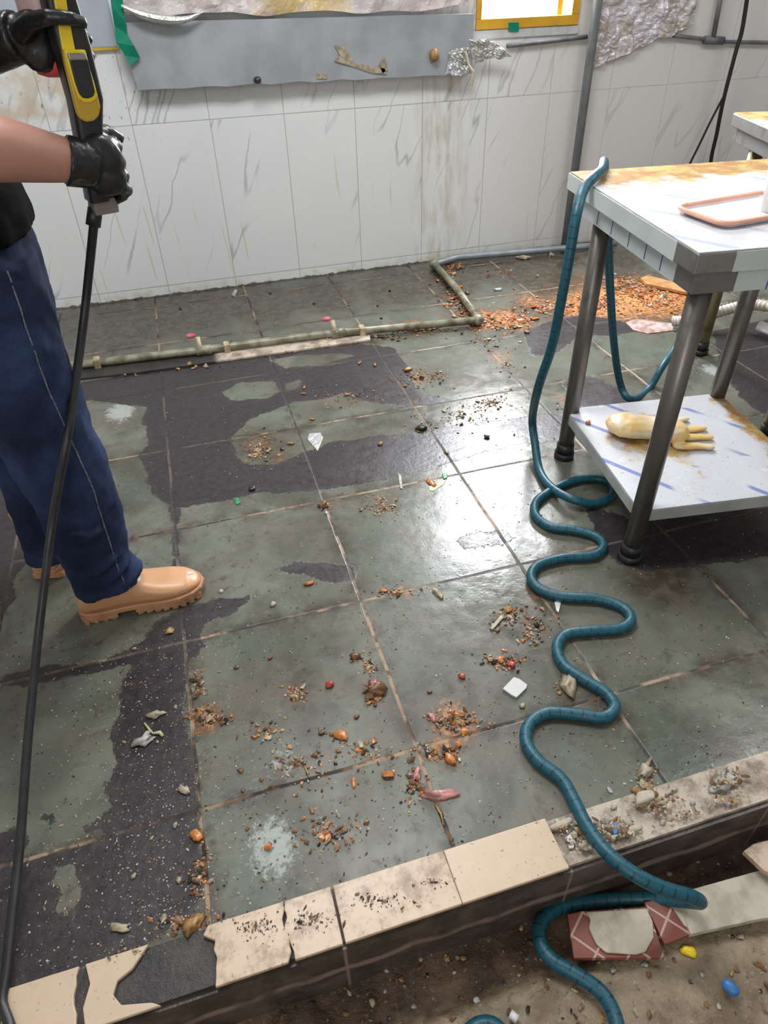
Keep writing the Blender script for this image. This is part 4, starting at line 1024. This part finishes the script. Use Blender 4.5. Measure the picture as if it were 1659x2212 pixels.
def zfloor(p):
    if p.y > CURB1: return 0.0
    if p.y > CURB0: return .008
    return float(low_z(np.array([p.x]), np.array([p.y]))[0])
def scrap(name, label, cat, u, v, r, mi, flat=.45, el=None, rough=.35, z=None, group=None, ico=ICO2):
    if z is None: z = 0.0
    p = at(u, v, z); mb = MB(); lump(mb, (0, 0, 0), r, flat, ico, 0, rough, el)
    o = mb.build(name, DEB[mi], None, True); o.location = (p.x, p.y, z); tag(o, label, cat, group); return o
LIST = [
 ('food_scrap','flower-shaped salmon food scrap on the slab at lower centre','scrap',738,1590,.012,OR,.35,1.1,.6),
 ('food_scrap','bright red chunk on the slab left of the long joint','scrap',712,1482,.009,RD,.6,1,.4),
 ('food_scrap','rumpled pink peel beside the long joint at lower centre','peel',900,1676,.010,PK,.4,1.3,.7),
 ('food_scrap','long dull pink peel lying across the joint near the curb','peel',950,1718,.017,PK,.3,1.7,.7),
 ('food_scrap','pale pink petal scrap above the brown heap at centre right','scrap',932,1550,.008,PK,.5,1.2,.6),
 ('food_scrap','round pink scrap above and left of the square tile chip','scrap',998,1462,.007,RD,.6,1,.3),
 ('food_scrap','pale round yellow chunk on the slab right of the boot','scrap',590,1306,.008,PA,.5,1,.3),
 ('food_scrap','pale shrimp-like scrap at the joint beneath the bright reflection','scrap',945,1283,.011,PA,.4,1.5,.5),
 ('food_scrap','orange slice on the dark film at lower left','scrap',425,1806,.011,OR,.35,1.2,.4),
 ('food_scrap','dark brown lump beside the joint above the bright reflection','lump',910,928,.014,DK,.5,1.3,.5),
 ('food_scrap','black round scrap on the dark film at left centre','scrap',545,1055,.012,DK,.35,1.1,.3),
 ('food_scrap','largest ochre crust in the crumbs above the centre joint','crust',882,800,.014,OC,.5,1.3,.4),
 ('food_scrap','wet brown lump at the crossing of two joints','lump',698,1092,.014,BR,.4,1.2,.6),
 ('food_scrap','orange-brown leaf scrap on the edge of the bright reflection','leaf',932,1044,.014,OR,.2,1.6,.4),
 ('food_scrap','tan crumb between the two upper joints','scrap',822,960,.009,OC,.5,1.1,.3),
 ('food_scrap','small curled orange scrap left of the long joint','scrap',668,1262,.009,OR,.5,1.5,.4),
 ('food_scrap','small orange almond-shaped scrap near the lower joint','scrap',764,1692,.007,OR,.35,1.6,.2),
 ('food_scrap','shiny orange lump below the brown heap at centre right','lump',972,1642,.011,OR,.55,1.2,.4),
 ('food_scrap','brown wet lump left of the long joint at centre','lump',810,1492,.018,BR,.5,1.2,.7),
 ('food_scrap','pinkish crust on top of the brown lump at centre','crust',808,1484,.010,PK,.9,1.2,.5),
 ('food_scrap','brown furry lump high above the centre joint crossing','lump',768,1420,.010,BR,.6,1,.6),
 ('food_scrap','orange-red bit upper right of the square tile chip','scrap',1104,1438,.009,RD,.6,1.2,.5),
 ('food_scrap','beige kernel at the foot of the square tile chip','scrap',1128,1526,.006,PA,.6,1.2,.3),
 ('food_scrap','beige knob on the dark film left of the vertical joint','scrap',398,1708,.010,PA,.5,1.5,.4),
 ('food_scrap','biggest beige chunk on the dark film below the boot','scrap',338,1545,.012,PA,.4,1.4,.6),
 ('food_scrap','whitish crumpled shred on the dark film at left','scrap',310,1602,.015,WH,.35,1.4,.8),
 ('food_scrap','yellow kernels at the curb near the lower left','scrap',418,2000,.013,OC,.5,1.3,.6),
 ('food_scrap','tan scrap at the curb left of the yellow kernels','scrap',258,2005,.010,PA,.4,1.5,.5),
 ('food_scrap','small golden scrap on the dark film beneath the boot toe','scrap',365,1366,.009,OC,.5,1.2,.6),
 ('food_scrap','white speck on the dark film right of the boot','scrap',478,1278,.006,WH,.5,1.1,.3),
 ('plaster_crumb','beige plaster heap left of the teal hose bend','plaster',1228,1480,.018,PA,.45,1.3,.8),
 ('plaster_crumb','large pale plaster lump by the lowest joint on the right','plaster',1392,1672,.016,PA,.5,1.6,.8),
 ('plaster_crumb','chalky white smear of plaster near the right curb','plaster',1560,1690,.020,WH,.2,1.5,.6),
 ('food_scrap','orange crumb on the lower shelf at its far left corner','scrap',1270,915,.008,OR,.6,1,.3),
 ('food_scrap','tan rubber piece at the upper end of the curb gap','scrap',1255,1775,.012,OC,.3,1.8,.4),
 ('white_wrapper','crumpled white wrapper scrap on the brown floor left of the orange waste','wrapper',1076,627,.016,WH,.35,1.3,.5),
 ('food_scrap','cream lump at the wall end of the floor pipe','lump',965,568,.020,PA,.5,1.3,.7),
 ('food_scrap','dark red wet lump against the wall pipe','lump',990,580,.018,BR,.5,1.2,.7),
 ('food_scrap','row of cream plaster along the wall base, left piece','plaster',1130,560,.020,PA,.5,1.6,.7),
 ('food_scrap','cream plaster piece at the wall base near the grey pole','plaster',1190,552,.020,PA,.5,1.5,.7),
 ('yellow_nub','bright yellow nub on the lower floor','nub',1487,2058,.011,OC,.6,1.3,.3),
]
for (nm, lb, ct, u, v, r, mi, fl_, el, ro) in LIST:
    if nm == 'yellow_nub':
        o = scrap(nm, lb, ct, u, v, r, mi, fl_, el, ro, z=-.14); o.data.materials.clear(); o.data.materials.append(M_yellow)
    elif 'lower shelf' in lb: scrap(nm, lb, ct, u, v, r, mi, fl_, el, ro, z=.1655)
    else: scrap(nm, lb, ct, u, v, r, mi, fl_, el, ro)
# repeats nothing tells apart, one source copied
def repeat(name, label, cat, group, spots, r, mats, flat=.5, rough=.45):
    src = None
    for k, (u, v) in enumerate(spots):
        p = at(u, v, 0)
        if src is None:
            mb = MB(); lump(mb, (0, 0, 0), r, flat, ICO2, 0, rough); o = mb.build(name, DEB[mats], None, True); src = o
            tag(o, label, cat, group)
        else:
            o = src.copy(); COL.objects.link(o)
        o.location = (p.x, p.y, 0); o.rotation_euler[2] = RND.uniform(0, 6.28); s = RND.uniform(.7, 1.35); o.scale = (s, s, s)
def cloud(n, u0, u1, v0, v1): return [(RND.uniform(u0, u1), RND.uniform(v0, v1)) for _ in range(n)]
repeat('food_scrap', 'small brown food scrap on the slabs at lower centre', 'scrap', 'small brown scraps at lower centre', cloud(10, 500, 1100, 1380, 1700), .0048, BR)
repeat('food_scrap', 'small ochre food scrap on the slabs between the pipe and the bright reflection', 'scrap', 'small ochre scraps in mid floor', cloud(10, 600, 1120, 780, 1000), .0060, OC)
repeat('food_scrap', 'small pale food scrap on the dark film at the lower left', 'scrap', 'small pale scraps on the dark film', cloud(8, 250, 420, 1400, 1980), .0040, PA)
repeat('food_scrap', 'small dark scrap on the slabs behind the floor pipe', 'scrap', 'small dark scraps behind the pipe', cloud(8, 260, 900, 620, 700), .0060, DK)
repeat('white_chip', 'small white chip among the rubble by the right curb', 'chip', 'white chips by the right curb', cloud(6, 1230, 1500, 1690, 1790), .0050, WH, .4, .2)

# flat and broken pieces
def slabpiece(name, label, cat, quad, z, th, mat, tilt=0, zsrc=None):
    P_ = [at(u, v, z + th) for u, v in quad]; c = sum(P_, Vector())/len(P_); r = empty(name, (c.x, c.y, z)); tag(r, label, cat)
    q = [(p.x-c.x, p.y-c.y) for p in P_]; MB().prism(q, 0, th).build('tile_body', mat, r, False, .0012); return r, c
def flat_obj(name, label, cat, quad, z, th, mat, bev=.001, smooth=False):
    P_ = [at(u, v, z + th) for u, v in quad]; c = sum(P_, Vector())/len(P_)
    o = MB().prism([(p.x-c.x, p.y-c.y) for p in P_], 0, th).build(name, mat, None, smooth, bev); o.location = (c.x, c.y, z); return tag(o, label, cat)
mpi = Mat('white_tile_chip_with_pink_print'); pd = mpi.noise(110, 2)
rad = ((mpi.x*mpi.x) + (mpi.y*mpi.y))._m('SQRT')
mpi.base(mpi.mix((.52, .53, .51), mpi.mix((.75, .35, .38), (.30, .55, .50), mpi.noise(60, 1).step(.5, .6)), rad.step(.011, .004) * pd.step(.48, .56) * .7)).set('Roughness', .35)
flat_obj('tile_chip', 'small square white tile chip with faint pink print', 'tile chip', [(1110,1462),(1122,1466),(1139,1478),(1137,1486),(1116,1506),(1104,1500),(1086,1487)], 0, .006, mpi.m)
flat_obj('foil_triangle', 'silver triangular foil scrap on the film above the reflection', 'foil', [(668,936),(692,934),(698,945),(686,974),(664,948)], 0, .002, M_foil)
flat_obj('mortar_chunk', 'smooth white mortar chunk lying near the right curb', 'mortar', [(1373,1722),(1378,1708),(1405,1704),(1415,1708),(1416,1722),(1398,1730),(1376,1738)], 0, .016, M_mortar, .004)
flat_obj('mortar_strip', 'long white mortar strip at the end of the clean cream tile', 'mortar', [(1186,1784),(1200,1775),(1232,1762),(1240,1770),(1225,1782),(1192,1792)], .0, .012, M_mortar, .004)
flat_obj('mortar_strip', 'white mortar strip on the curb right of the teal hose', 'mortar', [(1343,1788),(1385,1776),(1392,1786),(1380,1793),(1346,1798)], .0, .012, M_mortar, .004)
flat_obj('mortar_strip', 'thin beige mortar stick above the right end of the curb', 'mortar', [(1436,1712),(1462,1696),(1466,1702),(1440,1717)], .0, .008, M_mortar, .002)
flat_obj('blue_wrapper', 'small crumpled blue wrapper on the curb beside the hose', 'wrapper', [(1324,1776),(1332,1778),(1337,1790),(1332,1802),(1325,1800),(1328,1788)], .008, .004, plain('blue_wrapper', (.03, .16, .55), (.05, .22, .6), .4))
flat_obj('white_shard', 'white pointed shard in the gap at the clean tile end', 'shard', [(1222,1808),(1234,1800),(1240,1818),(1240,1830),(1230,1832)], .0, .006, M_white)
flat_obj('white_shard', 'white shard beside the teal hose beneath the table leg', 'shard', [(1198,1300),(1206,1294),(1212,1302),(1207,1322),(1202,1318)], .0, .004, M_white)
flat_obj('wood_stick', 'short tan wooden stick on the slab below the reflection', 'stick', [(1058,1356),(1082,1328),(1089,1332),(1064,1360)], .0, .005, DEB[PA])
flat_obj('wood_stick', 'thin white sliver lying at the left edge of the reflection', 'sliver', [(860,1022),(866,1024),(870,1056),(864,1054)], .0, .003, DEB[WH])
flat_obj('wood_strip', 'orange-tan wooden strip lying at the back of the orange waste behind the table', 'wood strip', [(1384,600),(1400,594),(1500,620),(1500,634),(1396,612)], .004, .014, plain('wet_orange_wood', (.60, .34, .14), (.45, .22, .08), .3), .002)
flat_obj('scrap_sheet', 'pinkish crumpled paper sheet at the front of the orange waste, left of the drain hose', 'paper', [(1352,696),(1375,688),(1450,698),(1462,712),(1400,720),(1368,712)], .0, .004, plain('wet_pink_paper', (.55, .45, .43), (.35, .20, .16), .4, 0, 30), .001)
flat_obj('plastic_stub', 'short pale stub on the brown slab near the wall, left of centre', 'stub', [(500,636),(508,624),(513,627),(506,640)], .0, .008, DEB[WH])
flat_obj('green_bit', 'tiny bright green plastic bit on the dark film edge', 'plastic bit', [(505,1076),(514,1074),(518,1086),(510,1090)], .0, .003, DEB[GR])
flat_obj('green_bit', 'tiny green plastic bit at the joint crossing in the bright reflection', 'plastic bit', [(955,1022),(966,1020),(966,1032),(958,1034)], .0, .003, DEB[GR])
flat_obj('wet_leaf', 'pale green leaf scrap at the edge of the bright reflection', 'leaf', [(925,1052),(940,1044),(962,1038),(968,1030),(958,1046),(938,1060),(928,1060)], .0, .0015, plain('pale_leaf', (.40, .46, .22), (.30, .30, .12), .4))
o = MB().tube([at(312, 1562, .003), at(322, 1575, .004), at(330, 1584, .003), at(345, 1582, .004), at(352, 1590, .003)], [.002, .0025, .002, .004, .003], 7).build('vegetable_stem', plain('stem_green', (.38, .42, .14), (.5, .48, .3), .5), None, True)
tag(o, 'thin yellow-green vegetable stem on the dark film at left', 'stem')
o = MB().tube([at(940, 1738, .002), at(953, 1760, .003), at(958, 1782, .002)], .0017, 6).build('noodle', DEB[OC], None, True); tag(o, 'thin ochre noodle along the joint just above the curb', 'noodle')
o = MB().tube([at(658, 1655, .002), at(668, 1680, .002)], .0017, 6).build('noodle', DEB[OC], None, True); tag(o, 'short straight ochre noodle crossing the lower joint', 'noodle')

# broken red tiles below the curb
mt = Mat('red_brown_patterned_tile')
uu = (mt.x*.8 + mt.y*.6); vv = (mt.x*-.6 + mt.y*.8)
gl1 = ((uu*22.0).fract()-.5).abs().step(.47, .45); gl2 = ((vv*22.0).fract()-.5).abs().step(.47, .45)
lines = ((gl1*-1.0+1.0).max(gl2*-1.0+1.0))
mt.base(mt.mix(mt.mix((.27, .075, .045), (.17, .06, .045), mt.noise(30, 3)), (.55, .42, .36), lines * .75)).set('Roughness', .4); M_redtile = mt.m
za = -.125
r, c = slabpiece('broken_tile', 'broken red-brown tile with a round mortar patch below the curb', 'tile', [(1226,1975),(1258,1968),(1400,1958),(1436,2068),(1240,2070)], za, .012, M_redtile)
P_ = [at(u, v, za+.016) for u, v in ((1266,1970),(1396,1962),(1410,1990),(1412,2025),(1395,2055),(1375,2062),(1310,2058),(1288,2040),(1272,2005),(1275,1985))]
MB().prism([(p.x-c.x, p.y-c.y) for p in P_], .012, .017).build('mortar_patch', M_mortar, r, False, .002)
r, c = slabpiece('broken_tile', 'broken red-brown tile corner beside the long white slab', 'tile', [(1392,1948),(1445,1938),(1492,2018),(1436,2040)], za, .012, M_redtile)
P_ = [at(u, v, za+.016) for u, v in ((1447,1940),(1462,1938),(1500,1985),(1516,2008),(1500,2012),(1478,1998),(1456,1965))]
MB().prism([(p.x-c.x, p.y-c.y) for p in P_], .012, .016).build('mortar_patch', M_mortar, r, False, .001)
r, c = slabpiece('broken_tile', 'long whitish broken slab running off to the right edge', 'tile', [(1496,1920),(1640,1880),(1700,1905),(1720,1975),(1640,1985),(1492,2018),(1470,1962)], za+.004, .014, M_mortar)
r, c = slabpiece('broken_tile', 'beige broken tile wedged at the right edge beneath the curb', 'tile', [(1606,1838),(1628,1822),(1760,1790),(1800,1850),(1700,1905),(1650,1880)], za+.035, .012, M_creamd)
o = MB().tube([at(1562, 2118, -.12), at(1568, 2124, -.12), at(1588, 2144, -.12), at(1592, 2150, -.12)], [.006, .0095, .0095, .006], 12).build('blue_cap', plain('blue_cap', (.05, .20, .50), (.04, .16, .42), .4), None, True); tag(o, 'small blue plastic peg lying on the lower floor at the right', 'cap')  # loose blue plastic cap
o = MB().tube([at(1102, 2190, -.125), at(1118, 2202, -.125)], .007, 10).build('white_stub', M_white, None, True); tag(o, 'small white stub on the lower floor beside the hose', 'stub')
